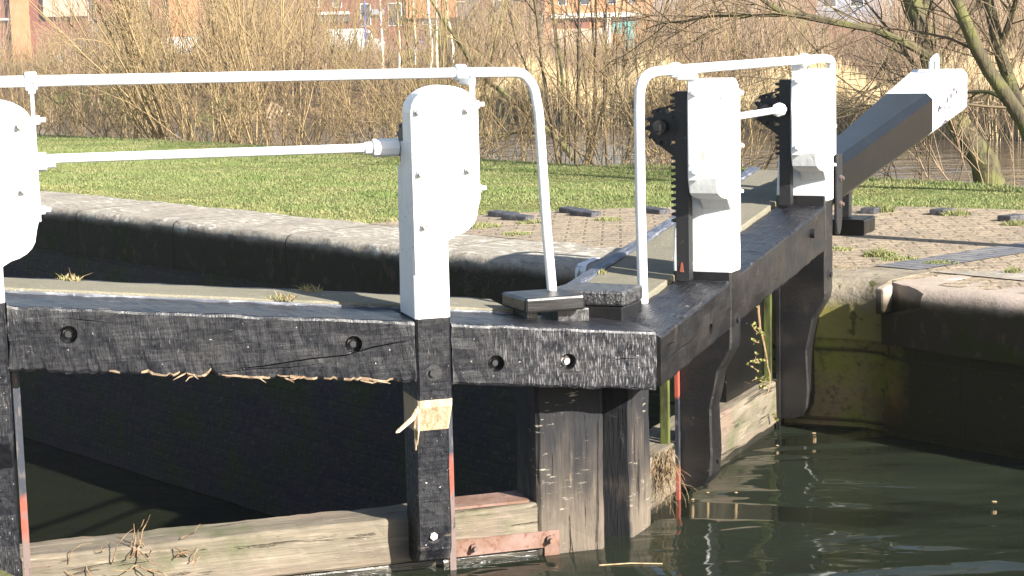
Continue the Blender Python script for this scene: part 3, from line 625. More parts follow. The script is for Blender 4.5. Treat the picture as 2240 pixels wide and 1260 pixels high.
    for (a, b) in ((posts[0][1] + .004, posts[0][1] + .1), (posts[1][0] - (.125 if Lf else .187) - .045, posts[1][0] - (.125 if Lf else .187) - .002)):
        c = MB(); c.tube([(a, ns, zs_), (b, ns, zs_)], .034, 8); c.tube([(b if a < 1.5 else a - .03, ns, zs_), (b + .03 if a < 1.5 else a, ns, zs_)], .024, 8); B(c, 'socket', m_wsteel, sp, bevel=.004)
    # --- handrail with clamps
    if Lf: pth = [(.297, -.333, zt(.3)), (.33, -.31, .5), (.36, -.285, .95), (.375, -.28, 1.03), (.405, -.272, 1.082), (.455, -.262, 1.108), (.6, -.24, 1.112), (2.6, -.06, 1.135), (2.72, -.05, 1.12), (2.76, -.05, 1.06), (2.77, -.05, .5)]
    else: pth = [(.49, -.245, zt(.49)), (.475, -.245, .55), (.462, -.24, .93), (.467, -.238, 1.01), (.49, -.225, 1.065), (.55, -.20, 1.088), (.7, -.165, 1.09), (2.45, -.03, 1.098), (2.53, -.022, 1.09), (2.56, -.02, 1.06), (2.565, -.02, .95), (2.57, -.02, .5)]
    # smooth path
    P = [Vector(p) for p in pth]; sm = []
    for i in range(len(P) - 1):
        p0, p1, p2, p3 = P[max(i - 1, 0)], P[i], P[i + 1], P[min(i + 2, len(P) - 1)]
        if (p2 - p1).length > .3: sm += [p1]; continue
        for k in range(4):
            t = k / 4; sm.append(.5 * ((2 * p1) + (p2 - p0) * t + (2 * p0 - 5 * p1 + 4 * p2 - p3) * t * t + (3 * p1 - p0 - 3 * p2 + p3) * t ** 3) if (p1 - p0).length < .3 and (p3 - p2).length < .3 else p1.lerp(p2, t))
    sm.append(P[-1]); c = MB(); c.tube(sm, .0195 if Lf else .021, 14); rail = B(c, 'handrail', m_wsteel, smooth=True)
    for (u0, u1) in posts:
        um = (u0 - .125) if Lf else (u0 - .185); uc = um - .006
        nr_ = (-.24 + .18 * (uc - .6) / 2.0) if Lf else (-.165 + .135 * (uc - .7) / 1.75); zr = (1.112 + .023 * (uc - .6) / 2) if Lf else (1.09 + .008 * (uc - .7) / 1.75)
        c = MB(); c.tube([(uc - .02, nr_, zr), (uc + .02, nr_, zr)], .032, 14); c.box(uc - .012, uc + .012, nr_ + .01, -.075, zr - .042, zr - .015); B(c, 'rail_clamp', m_wsteel, rail, bevel=.005)
    # --- walkway
    c = MB()
    wz = lambda u: zt(u) + .018
    if Lf: timber(c, .46, 2.9, -.352, -.66, lambda u: wz(u) - .045, wz, .006, .002, .05)
    else:
        timber(c, .52, 3.15, -.249, -.585, lambda u: wz(u) - .045, wz, .006, .002, .05)
    wk = B(c, 'walkway', m_walk)
    c = MB(); e0, e1 = (-.662, -.685) if Lf else (-.588, -.65)
    timber(c, .5 if Lf else .6, 2.9 if Lf else 3.2, e0, e1, lambda u: wz(u) - .1, lambda u: wz(u) + (.0 if Lf else .008), .006, .003, .05); B(c, 'walkway_edge', m_slate if not Lf else m_gloss, wk)
    if Lf: c = MB(); timber(c, .47, 2.9, -.342, -.354, lambda u: zt(u) - .02, lambda u: zt(u) + .008, .002, .001, .05); B(c, 'walkway_batten', m_slate, wk)
    # --- mitre and heel posts
    c = MB(); m0, m1 = (.15, .425) if Lf else (.215, .44)
    mn = nf if Lf else -.2
    upright(c, [(-2.4, mn, mn - .27), (zb(.2) - .0, mn, mn - .27), (zt(.3) - .03, bk - .004, mn - .27 - .0 if mn - .27 < bk - .02 else bk - .1)], m0, m1, None, .05, .006, .014, seed=3)
    B(c, 'mitre_post', m_post if Lf else m_post_r)
    c = MB(); upright(c, [(-2.4, nf - .03, nf - .3), (zt(2.5) - .25, nf - .03, nf - .3)], 2.53, 2.8 if Lf else 2.75, None, .05, .004, .03); B(c, 'heel_post', m_gloss)
    c = MB(); upright(c, [(zt(2.5) - .02, -.26, -.3), (zt(2.5) - .25, -.26, -.3)], 2.56, 2.72, None, .05, .003, .01); 
    # --- lower rail and planking
    tz = -.545 if Lf else -.5
    c = MB(); timber(c, m1 + .004, 2.53, nf, nf - .21, -.72, tz, .012, .005, .04, seed=11)
    lr = B(c, 'lower_rail', m_oak)
    c = MB(); timber(c, m1 + .004, 2.53, nf - .01, nf - .1, -.80, -.722, .01, .006, .05, seed=2); timber(c, m1 + .004, 2.53, nf - .02, nf - .11, -2.4, -.804, .01, .004, .1); B(c, 'lower_planking', m_wet)
    c = MB(); timber(c, m1 + .004, 2.53, nf - .11, nf - .2, -2.4, -.8, .01, .004, .1); B(c, 'lower_frame', m_wet)
    # --- balance beam
    c = MB(); loops = []; us = [2.512, 2.53, 3.0, 3.6, 4.2, 4.825, 4.835, 5.4, 5.9, 5.96]
    for u in us:
        t_, b_ = .570 + .114 * (u - 2.52), .350 + .097 * (u - 2.52); w0 = .0; w1 = -.167 - .0625 * (u - 2.46); q = .03
        if u > 5.93: t_ -= .03; b_ += .03; w0 -= .03; w1 += .03
        loops.append([(u, w0, b_ + q), (u, w0, t_ - q * 1.2), (u, w0 - q * 1.2, t_), (u, w1 + q, t_), (u, w1, t_ - q), (u, w1, b_ + q), (u, w1 + q, b_), (u, w0 - q, b_)])
    c.loft(loops, 0, True, lambda i, j: 1 if us[i] > 4.83 else 0); bb = B(c, 'balance_beam', [m_bal, m_white])
    c = MB(); c.box(2.52, 2.76, -.045, -.16, .590, .602); 
    B(c, 'cover_plate', m_walk, bb, bevel=.002)
    # lifting staple on the tail
    c = MB(); zt_ = .570 + .114 * (5.45 - 2.52)
    z0_ = .570 + .114 * (5.75 - 2.52); z1_ = .570 + .114 * (5.92 - 2.52); c.tube([(5.72, -.2, z0_ - .05), (5.72, -.2, z0_ + .06), (5.735, -.2, z0_ + .076), (5.88, -.2, z1_ + .085), (5.9, -.2, z1_ + .07), (5.9, -.2, z1_ - .06)], .016, 8); B(c, 'lifting_staple', m_wsteel, bb)
    # heel strap with bolts
    c = MB(); c.prism([(2.52, .62), (2.62, .62), (2.62, .30), (2.60, .24), (2.57, .215), (2.53, .23), (2.52, .28)], 1, .004, .022); stp = B(c, 'heel_strap', m_iron, root, bevel=.005)
    for z in (.50, .37): B(bolt_mb(2.57, .022, z, .014, 'n', .02), 'bolt', m_bolt, stp)
    if not Lf:
        c = MB(); timber(c, 2.97, 3.2, .045, -.25, .165, .25, .012, .003, .05); 
        B(c, 'step_board', m_bal)
        c = MB(); c.box(3.06, 3.12, -.06, -.12, .252, .438); B(c, 'step_bracket', m_iron)
    # --- stop blocks over the mitre
    if Lf:
        c = MB(); c.box(.20, .33, -.2, -.4, zt(.25) - .003, .205); c.box(.405, .45, -.21, -.4, zt(.43) - .003, .205); B(c, 'lower_block', m_black, bevel=.006)
        c = MB(); c.prism([(.235, -.145), (.475, -.145), (.50, -.37), (.26, -.37)], 2, .207, .265); B(c, 'top_block', m_gloss, bevel=.01)
    else:
        c = MB(); c.box(.185, .40, -.215, -.50, zt(.2) - .01, .185); B(c, 'lower_block', m_gloss, bevel=.006)
        c = MB(); c.prism([(.18, -.205), (.40, -.21), (.41, -.52), (.17, -.54)], 2, .187, .245); B(c, 'top_block', m_black_top, bevel=.01)
    # --- left leaf extras
    if Lf:
        c = MB(); c.box(.345, .80, nf + .003, nf + .011, -.716, -.652); c.box(.345, .405, nf + .003, nf + .011, -.775, -.7165); br = B(c, 'iron_strap', m_rust)
        for u, z in ((.69, -.684), (.385, -.684)): B(bolt_mb(u, nf + .011, z, .013, 'n', .035), 'bolt', m_bolt, br)
        c = MB(); c.box(.45, .79, nf - .03, nf - .19, tz + .002, tz + .012); B(c, 'rust_plate', m_rust)
        # a few torn fibres hanging from the split lower arris
        q = random.Random(3)
        for k in range(11):
            u = q.choice([q.gauss(1.62, .09), q.gauss(1.42, .05), q.gauss(1.88, .06), q.gauss(1.12, .04)]); z = zb(u) + q.uniform(.004, .016); l = q.uniform(.02, .06) * q.choice((1, -1))
            c = MB(); c.tube([(u - l * .3, -.003, z + .004), (u, .003, z), (u + l * .5, .008, z - q.uniform(0, .008)), (u + l, .012, z - q.uniform(.0, .022))], [.002, .0035, .0026, .0008], 4); B(c, 'splinter', m_fibre, beam)
        c = MB(); c.tube([(.945, -.0, -.09), (.965, .015, -.12), (1.03, .05, -.155), (1.04, .055, -.158)], [.006, .009, .007, .002], 5)
        c.tube([(.942, -.0, -.08), (.948, -.01, -.16), (.944, -.04, -.25)], [.004, .009, .003], 5); c.tube([(.938, -.0, -.09), (.943, .0, -.17), (.94, -.03, -.23)], [.006, .006, .002], 5)
        B(c, 'torn_sliver', m_raw, beam)
        c = MB(); q = random.Random(5)
        for k in range(2):
            c.tube([(.297 + .026 * math.cos(t) , -.305 + .012 * math.cos(t) + .01 * k, zt(.3) + .012 + .014 * math.sin(t) - .004 * k) for t in [R_(20 + 32 * i - 20 * k) for i in range(10)]], .0022, 5)
        c.tube([(.29, -.3, zt(.3) + .012), (.262, -.28, zt(.3) + .012), (.22, -.26, zt(.3) + .003)], .0022, 5)
        B(c, 'wire_loop', m_wire, rail)
    else:
        c = MB(); c.box(1.72, 2.3, nf - .06, nf - .1, -.55, zb(2) - .01); B(c, 'paddle_board', m_bal)
        # marker scribble on the white tail
        c = MB()
        strokes = [[(4.98, .72), (5.02, .75), (5.0, .70)], [(5.03, .75), (5.06, .71)], [(5.05, .735), (5.1, .735)], [(5.15, .68), (5.2, .78)], [(5.2, .70), (5.26, .80), (5.3, .71)], [(5.33, .72), (5.37, .83), (5.42, .74)], [(5.42, .8), (5.47, .86), (5.5, .75)], [(5.51, .84), (5.56, .8), (5.58, .85)], [(5.12, .625), (5.2, .65), (5.27, .64)], [(5.1, .67), (5.1, .64)]]
        for st_ in strokes:
            for (u0, z0), (u1, z1) in zip(st_[:-1], st_[1:]):
                l = math.hypot(u1 - u0, z1 - z0); nx, nz = -(z1 - z0) / l * .009, (u1 - u0) / l * .0055
                c.add([(u0 + nx, .0025, z0 + nz), (u1 + nx, .0025, z1 + nz), (u1 - nx, .0025, z1 - nz), (u0 - nx, .0025, z0 - nz), (u0 + nx, .001, z0 + nz), (u1 + nx, .001, z1 + nz), (u1 - nx, .001, z1 - nz), (u0 - nx, .001, z0 - nz)], [(0, 1, 2, 3), (0, 4, 5, 1), (1, 5, 6, 2), (2, 6, 7, 3), (3, 7, 4, 0)])
        B(c, 'scribble', m_ink, bb)
    return root
gl = make_gate('L'); gr = make_gate('R')

# ------------------------------------------------------------------ vegetation tools (vectorised)
def sticks(P, R, S=3):
    N_, K, _ = P.shape; T = np.gradient(P, axis=1); T /= np.linalg.norm(T, axis=2, keepdims=True) + 1e-9
    ref = np.where(np.abs(T[:, :1, 2:3]) > .9, np.array([1.0, 0, 0]), np.array([0, 0, 1.0])); ref = np.broadcast_to(ref, T.shape)
    A = np.cross(T, ref); A /= np.linalg.norm(A, axis=2, keepdims=True) + 1e-9; Bv = np.cross(T, A)
    ph = np.arange(S) * 2 * np.pi / S
    V = P[:, :, None, :] + R[:, :, None, None] * (A[:, :, None, :] * np.cos(ph)[None, None, :, None] + Bv[:, :, None, :] * np.sin(ph)[None, None, :, None])
    V = V.reshape(-1, 3); i = np.arange(N_)[:, None, None] * K * S; k = np.arange(K - 1)[None, :, None] * S; s = np.arange(S)[None, None, :]; s2 = (s + 1) % S
    F = np.stack([i + k + s, i + k + s2, i + k + S + s2, i + k + S + s], -1).reshape(-1, 4)
    return V, F
def walk(rng, base, d, L, K, bend, up):
    N_ = len(base); P = np.zeros((N_, K, 3)); P[:, 0] = base; d = d / np.linalg.norm(d, axis=1, keepdims=True)
    for k in range(1, K):
        P[:, k] = P[:, k - 1] + d * (L / (K - 1))[:, None]
        d = d + rng.normal(0, bend, (N_, 3)) + np.array([0, 0, up]); d /= np.linalg.norm(d, axis=1, keepdims=True)
    return P
def taper(r0, r1, K): t = np.linspace(0, 1, K)[None]; return r0[:, None] * (1 - t) + r1[:, None] * t
def kids(rng, P, R, n, t0, t1, L0, L1, ang, K, bend, up, rf=.55, rmin=.002):
    N_, Kp, _ = P.shape; i = rng.integers(0, N_, n); t = rng.uniform(t0, t1, n) * (Kp - 1); k = np.minimum(t.astype(int), Kp - 2); f = (t - k)[:, None]
    b = P[i, k] * (1 - f) + P[i, k + 1] * f; d = P[i, k + 1] - P[i, k]; d /= np.linalg.norm(d, axis=1, keepdims=True) + 1e-9
    r = (R[i, k] * (1 - f[:, 0]) + R[i, k + 1] * f[:, 0]); q = rng.normal(0, 1, (n, 3)); q -= d * (q * d).sum(1, keepdims=True); q /= np.linalg.norm(q, axis=1, keepdims=True)
    a = R_(1) * rng.uniform(ang * .5, ang * 1.4, n)[:, None]; L = rng.uniform(L0, L1, n) * (1.15 - .6 * t / (Kp - 1))
    Q = walk(rng, b, d * np.cos(a) + q * np.sin(a), L, K, bend, up); return Q, taper(np.maximum(r * rf, rmin), np.full(n, rmin * .6), K)
def merge(parts):
    V = []; F = []; o = 0
    for v, f in parts: V.append(v); F.append(f + o); o += len(v)
    return np.concatenate(V), np.concatenate(F)
def stems_mesh(name, rng, base, d, L, r0, K, m, twigs=(), bend=.06, up=.05, S=4, rend=.25):
    P = walk(rng, base, d, L, K, bend, up); R = taper(r0, r0 * rend, K); parts = [sticks(P, R, S)]; prev = (P, R)
    for (n, t0, t1, L0, L1, ang, rf, rmin) in twigs:
        Q, RQ = kids(rng, prev[0], prev[1], n, t0, t1, L0, L1, ang, 5, .12, .06, rf, rmin); parts.append(sticks(Q, RQ, 3)); prev = (Q, RQ)
    V, F = merge(parts); return np_mesh(name, V, F, [m])

# ------------------------------------------------------------------ grass
def blades(rng, P, h, wd, lean=.5):
    n = len(P); az = rng.uniform(0, 2 * np.pi, n); sx = np.stack([np.cos(az), np.sin(az), np.zeros(n)], 1)
    la = rng.uniform(0, 2 * np.pi, n); ln = (np.abs(rng.normal(0, lean, n)) * h)[:, None] * np.stack([np.cos(la), np.sin(la), np.zeros(n)], 1)
    up = np.zeros((n, 3)); up[:, 2] = h; w_ = wd[:, None]
    V = np.stack([P - sx * w_, P + sx * w_, P + up * .55 + ln * .35 - sx * w_ * .75, P + up * .55 + ln * .35 + sx * w_ * .75, P + up * .92 + ln - sx * w_ * .1, P + up * .92 + ln + sx * w_ * .1], 1).reshape(-1, 3)
    o = (np.arange(n) * 6)[:, None]; F = np.concatenate([o + np.array([[0, 1, 3, 2]]), o + np.array([[2, 3, 5, 4]])], 0)
    return V, F
rg = np.random.default_rng(5)
def in_poly(a, b, poly):
    c = np.zeros(len(a), bool); j = len(poly) - 1
    for i in range(len(poly)):
        (x0, y0), (x1, y1) = poly[i], poly[j]
        c ^= ((y0 > b) != (y1 > b)) & (a < (x1 - x0) * (b - y0) / (y1 - y0 + 1e-12) + x0); j = i
    return c
PAVE = pv + [(3, 10.8), (3, 7.1), (6.9, 6.8), (7.3, 7.45), (pv[0][0] + .02, 7.455)]
N_ = 620000; ga = rg.uniform(3.2, 27.5, N_); gb = rg.uniform(7.0, 12.75, N_)
edge = np.where(ga > 7.2, 7.475, 7.17) + .035 * np.sin(ga * 5) + .03 * np.sin(ga * 13 + 1)
keep = ~in_poly(ga, gb + .05 * np.sin(ga * 9), PAVE) & (gb > edge) & (ga > 3.2)
ga, gb = ga[keep], gb[keep]; dens = rg.uniform(0, 1, len(ga)) < np.clip(1.25 - .028 * (ga - 5), .45, 1); ga, gb = ga[dens], gb[dens]
gz = np.array([lawn_z(a, b) for a, b in zip(ga, gb)]); GP = np.stack([ga * TA[0] + gb * NB[0], ga * TA[1] + gb * NB[1], gz - .005], 1)
pn = np.sin(ga * 1.9 + 2 * np.sin(gb * 1.3)) + np.sin(gb * 2.7 + ga * .6) + np.sin(ga * 5.1 + gb * 3.3) * .6
hh = (.019 + .004 * pn) * rg.uniform(.5, 1.5, len(ga)); hh = np.clip(hh, .009, .05); hh *= np.where(gb > 12.1, 1.8, 1.0)
hh *= np.where(gb < 7.7, .75, 1.0)
V, F = blades(rg, GP, hh, rg.uniform(.002, .0042, len(ga)), .8)
dry = (rg.uniform(0, 1, len(ga)) < np.clip(.16 - .10 * pn + .5 * (gb < 7.85), .03, .8)); mi = np.concatenate([dry, dry]).astype(np.int32)
tag(link('lawn_grass', np_mesh('lawn_grass', V, F, [m_blade, m_blade_dry], mi)), kind='stuff')

def tuft(name, label, cat, p, n, r, h, m=(None,), wd=.0025, flat=1.0, lean=.7, seed=0, group=None):
    q = np.random.default_rng(seed); ang = q.uniform(0, 6.283, n); rr = r * np.sqrt(q.uniform(0, 1, n)); P = np.stack([rr * np.cos(ang), rr * np.sin(ang) * flat, np.zeros(n)], 1)
    V, F = blades(q, P, h * q.uniform(.4, 1.2, n) * (1.1 - rr / r * .6), np.full(n, wd), lean); mi = (q.uniform(0, 1, n) < .4).astype(np.int32)
    o = link(name, np_mesh(name, V, F, list(m), np.concatenate([mi, mi]) if len(m) > 1 else None)); o.location = p; return tag(o, label, cat, group)
for i, (px, py, n, r, h, lb) in enumerate([
    (1922, 463, 220, .13, .12, 'bright green clump of grass in the brick paving beside the black step board'),
    (2085, 470, 160, .14, .07, 'yellowish grass tuft against the middle raised brick grip right of the balance beam'),
    (2225, 492, 140, .12, .06, 'yellow grass tuft by the rightmost raised brick grip at the photo edge'),
    (1925, 560, 180, .11, .075, 'dark green grass tuft between brick paving and coping behind the wing wall'),
    (1965, 568, 110, .13, .045, 'low yellow grass along the joint left of the blue paving band'),
    (2055, 577, 150, .12, .035, 'thin strip of moss grass at the near end of the blue paving band'),
    (2215, 599, 60, .05, .07, 'small lone grass tuft in the coping joint at the far right'),
    (1825, 547, 120, .14, .04, 'low weeds in the paving joint beside the heel of the right gate'),
    (1130, 513, 110, .12, .04, 'straw coloured grass tuft on the coping joint below the left pair of raised bricks'),
    (1035, 497, 200, .22, .06, 'yellow grass at the paving corner just right of the tall white post'),
    (1330, 482, 90, .12, .05, 'yellow grass beside the middle pair of raised bricks'),
    (1160, 488, 90, .12, .05, 'yellow grass at the foot of the left pair of raised bricks')]):
    tuft('grass_tuft', lb, 'grass tuft', ground(px, py, .0), n * 2, r * .85, h * .7, (m_blade, m_blade_dry), .0028, .7, lean=.9, seed=i)
for i, (px, py, Y, lb) in enumerate([(655, 645, None, 'yellow moss tuft on the walkway edge of the left gate, right of middle'), (570, 663, None, 'flat tuft of dry yellow grass on the left gate walkway, near the beam'), (150, 614, None, 'thin wisp of yellow moss on the far edge of the left gate walkway')]):
    u, n = [(1.2, -.63), (1.36, -.36), (2.1, -.65)][i]
    tuft('moss_tuft', lb, 'moss tuft', Lpt(u, n, .127 + .11 * u + .016), 70, .055, .04, (m_blade_dry, m_hay), .0022, .5, 1.2, seed=40 + i)
tuft('moss_tuft', 'tiny yellow moss speck on the far edge of the right gate walkway', 'moss tuft', Rpt(.86, -.57, .10 + .118 * .86 + .018), 30, .03, .025, (m_blade_dry, m_leaf), .003, 1, 1, seed=50)

# weeds growing on and hanging from the gates
def stalk_plant(name, label, loc, paths, m, leaves=0, ml=None, seed=0, cat='weed'):
    root = empty(name, loc); tag(root, label, cat); q = random.Random(seed); mb = MB()
    for p, r in paths: mb.tube(p, [r * (1 - .7 * i / (len(p) - 1)) for i in range(len(p))], 5)
    mb.build('stem', m, root)
    if leaves:
        lf = MB()
        for _ in range(leaves):
            p, r = q.choice(paths); i = q.randrange(len(p) - 1); t = q.random(); c = Vector(p[i]).lerp(Vector(p[i + 1]), t); d = Vector((q.uniform(-1, 1), q.uniform(-1, 1), q.uniform(-.3, 1))).normalized(); s_ = q.uniform(.008, .018)
            e = d.orthogonal().normalized() * s_ * .45; lf.add([c, c + d * s_ * .5 + e, c + d * s_, c + d * s_ * .5 - e], [(0, 1, 2), (0, 2, 3)])
        lf.build('leaves', ml, root)
    return root
q = random.Random(11)
m_deadhay = mat('damp_dead_grass', (.25, .18, .1), .85, .2, [dict(s=40, d=3, lo=.4, hi=.62, c=(.1, .06, .035)), dict(s=17, d=3, lo=.6, hi=.7, c=(.36, .29, .17))])
def wig(p, d, L, n, b, g=0.0):
    o = [Vector(p)]; d = Vector(d).normalized()
    for _ in range(n):
        o.append(o[-1] + d * (L / n)); d = (d + Vector((q.gauss(0, b), q.gauss(0, b), q.gauss(0, b) + g))).normalized()
    return [tuple(v) for v in o]
ps = []
lu = Vector(Lpt(1, 0, 0)) - Vector(Lpt(0, 0, 0)); ln = Vector(Lpt(0, 1, 0)) - Vector(Lpt(0, 0, 0))
for k in range(26):
    b = ln * q.uniform(-.02, .03) - lu * q.uniform(-.18, .22) + Vector((0, 0, q.uniform(-.16, .05)))
    ps.append((wig(b, -lu * q.uniform(-1, 1) + ln * q.uniform(0, .6) + Vector((0, 0, q.uniform(-.6, 1))), q.uniform(.06, .2), 6, .35), .0028))
ps.append((wig(-lu * .02, Vector((.0, 0, 1)) + lu * -.12, .17, 7, .3), .004)); ps.append((wig(-lu * .0, Vector((.35, 0, 1)), .15, 7, .3), .0035))
ps.append((wig(lu * .22, Vector((.1, 0, 1)), .13, 7, .25), .002))
stalk_plant('dead_weed', 'tangle of dead brown stalks growing on the left gate lower timber', Lpt(1.97, -.19, -.58), ps, m_straw, 0, None, 1)
hp = [(wig((0, 0, 0), (0.02, -.03, -1), .42, 12, .12, -.02), .006)]
for k in range(22):
    z = -q.uniform(.05, .4); hp.append((wig((.0, -.01, z), (q.uniform(-1, 1), q.uniform(-1, .3), q.uniform(-.2, .8)), q.uniform(.03, .08), 4, .3), .0025))
stalk_plant('hanging_weed', 'leafy yellow green weed hanging below the right gate beam between its two posts', Rpt(1.33, -.02, .035), hp, m_straw, 170, m_leaf, 2)
gp = [(wig((q.uniform(-.05, .05), q.uniform(-.05, .05), q.uniform(-.04, .05)), (q.uniform(-.5, .5), q.uniform(-.6, .2), -1), q.uniform(.06, .24), 7, .26, -.12), .0024) for k in range(75)]
stalk_plant('dead_grass_clump', 'hanging clump of dead straw grass on the right gate sill beside the mitre post', Rpt(.60, -.215, -.52), gp, m_deadhay, 0, None, 3, 'grass tuft')
for i, (p, lb) in enumerate([(Rpt(2.2, -.2, -.68), 'small green seedling at the waterline by the far paddle rod'), (Rpt(2.62, -.08, -.72), 'small green seedling at the waterline below the far post foot')]):
    stalk_plant('seedling', lb, p, [(wig((0, 0, 0), (q.uniform(-.4, .4), -.3, 1), .06, 4, .2), .002) for _ in range(5)], m_leaf, 26, m_leaf, 7 + i)
for i, (px, py, l, an, lb) in enumerate([(1885, 924, .19, 0.0, 'long pale straw floating on the canal by the wing wall'), (1380, 1236, .24, .0, 'yellow straw floating on the canal below the mitre posts')]):
    c = MB(); c.tube([(-l / 2, 0, .002), (0, .01, .004), (l / 2, 0, .002)], .003, 5); o = c.build('straw', m_hay); o.location = ground(px, py, ZC + .001); tag(o, lb, 'straw')
fl = [(2175, 1098), (1610, 1078), (1918, 935), (1780, 948), (2205, 955), (1700, 975), (1548, 1078), (1515, 1093)]
for k, (px, py) in enumerate(fl):
    c = MB(); r_ = q.uniform(.004, .007); c.loft([[(r_ * math.cos(t) * 1.6, r_ * math.sin(t), z) for t in [R_(60 * i) for i in range(6)]] for z in (0, .003)]); o = c.build('floating_leaf', m_hay); o.location = ground(px, py, ZC + .001)
    tag(o, 'tiny pale leaf scrap floating on the dark canal water', 'leaf scrap', 'leaf scraps floating on the canal')

# raised engineering brick grips in the paving
bp = [(1102, 474, 'dark raised brick of the left pair on the paving, its left one'), (1132, 481, 'dark raised brick of the left pair on the paving, its right one'), (1256, 466, 'dark raised brick of the middle pair on the paving, its left one'), (1280, 472, 'dark raised brick of the middle pair on the paving, its right one'),
      (1432, 466, 'dark raised brick on the paving just right of the slanted white handrail leg'), (1908, 465, 'grey raised brick half hidden behind the black step board'), (2062, 468, 'grey raised brick in the middle of the right hand paving'), (2215, 482, 'grey raised brick at the right edge of the photo'), (1012, 494, 'dark raised brick beside the tall white post, nearest the coping')]
for i, (px, py, lb) in enumerate(bp):
    c = MB(); c.box(-.105, .105, -.05, .05, -.03, .036); o = c.build('raised_brick', m_engbrick, bevel=.008); p = ground(px, py, 0); o.location = p
    ha = Vector(W(*HE)); o.rotation_euler = (0, R_(-3 if i < 5 else 2), math.atan2(p[1] - ha.y, p[0] - ha.x) + (.5 if i < 5 else -.25)); tag(o, lb, 'brick')
# strapping post beside the lock; only its shadow reaches into the photo
sh = Vector((2.02, 10.99, 0)); dv = Vector((math.sin(R_(SUN_AZ)), math.cos(R_(SUN_AZ)), 0)); hp_ = .98; pb = sh + dv * hp_ / math.tan(R_(SUN_EL))
root = empty('mooring_post', pb); tag(root, 'short black round mooring post with a white top on the paving', 'mooring post')
c = MB(); c.tube([(0, 0, -.1), (0, 0, .8)], .075, 20); c.build('shaft', m_gloss, root, smooth=False)
c = MB(); c.tube([(0, 0, .8), (0, 0, .93), (0, 0, .98)], [.077, .077, .05], 20); c.build('cap', m_white, root)

# ------------------------------------------------------------------ far bank of the river
def bank0(a): return 38.2 + .5 * math.sin(a * .21) + .3 * math.sin(a * .9) - 4.5 * min(1, max(0, (a - 48) / 12))
def far_z(a, b):
    t = (b - bank0(a)) / 4.2; n_ = .18 * N3(a * .35, b * .35, 2) + .1 * N3(a * 1.1, b * 1.1, 7)
    if t < 0: return -1.6 + t * 3
    s_ = min(1, t); return -1.55 + 1.0 * s_ * s_ * (3 - 2 * s_) + n_ * s_ + .03 * max(0, min(1, (b - 44) / 30))
grid('far_bank', -40, 150, 34, 110, 220, 110, far_z, m_earth)
sheet('ground', [W(-900, 108, -.62), W(2200, 108, -.62), W(2200, 2500, -.62), W(-900, 2500, -.62)], m_farfield)
def bank_pts(rng, n, a0, a1, b0, b1):
    a = rng.uniform(a0, a1, n); b = rng.uniform(b0, b1, n); return a, b, np.array([[*W(x, y, far_z(x, y))] for x, y in zip(a, b)])
def vis(P, lo=-150, hi=2400):
    d = P - CAMO; z = d @ FW; px = CX + FPX * (d @ RT) / z; return (px > lo) & (px < hi)

# reeds along the water
rr = np.random.default_rng(9)
n = 26000; a = rr.uniform(10, 46, n); off = np.abs(rr.normal(0, 1, n)) * 1.5 - .5; ok = True
b = np.array([bank0(x) for x in a]) + off; P = np.stack([a * TA[0] + b * NB[0], a * TA[1] + b * NB[1], np.maximum(ZRV, -1.55 + .2 * off)], 1)
d = P - CAMO; px = CX + FPX * (d @ RT) / (d @ FW); k = (px > 1010 + rr.normal(0, 14, n)) & (px < 2400); P = P[k]; n = len(P)
hgt = rr.uniform(.95, 1.75, n) * (.85 + .25 * np.sin(P[:, 0] * 1.7)); dirs = np.stack([rr.normal(0, .09, n), rr.normal(0, .09, n), np.ones(n)], 1)
Q = walk(rr, P, dirs, hgt, 4, .05, 0); V1, F1 = sticks(Q, taper(np.full(n, .009), np.full(n, .004), 4), 3)
# plumes and bent leaves
i = rr.integers(0, n, 14000); lb_ = Q[i, 2] * .6 + Q[i, 1] * .4; ld = np.stack([rr.normal(0, .8, len(i)), rr.normal(0, .8, len(i)), rr.uniform(.1, 1.0, len(i))], 1)
V2, F2 = sticks(walk(rr, lb_, ld, rr.uniform(.15, .45, len(i)), 4, .2, -.25), taper(np.full(len(i), .009), np.full(len(i), .003), 4), 3)
V, F = merge([(V1, F1), (V2, F2)]); mi = (rr.uniform(0, 1, len(F)) < .25).astype(np.int32)
tag(link('reed_bed', np_mesh('reed_bed', V, F, [m_reed, m_reed_dk])), kind='stuff')

# clearings in the scrub, where the buildings and vans show through
GX = [-300, 0, 20, 70, 110, 190, 240, 350, 375, 440, 470, 640, 690, 720, 860, 880, 1000, 1030, 1180, 1200, 1425, 1450, 1740, 1780, 1930, 1960, 2500]
GH = [1, 1, .36, .36, .5, .5, .8, .7, .28, .28, 1, 1, .5, .3, .3, .36, .42, .7, .6, .34, .34, 1, 1, .42, .42, 1, 1]
def hfac(P, cap):
    d = P - CAMO; px = CX + FPX * (d @ RT) / (d @ FW); f = np.interp(px, GX, GH); return f if cap else np.ones(len(P))
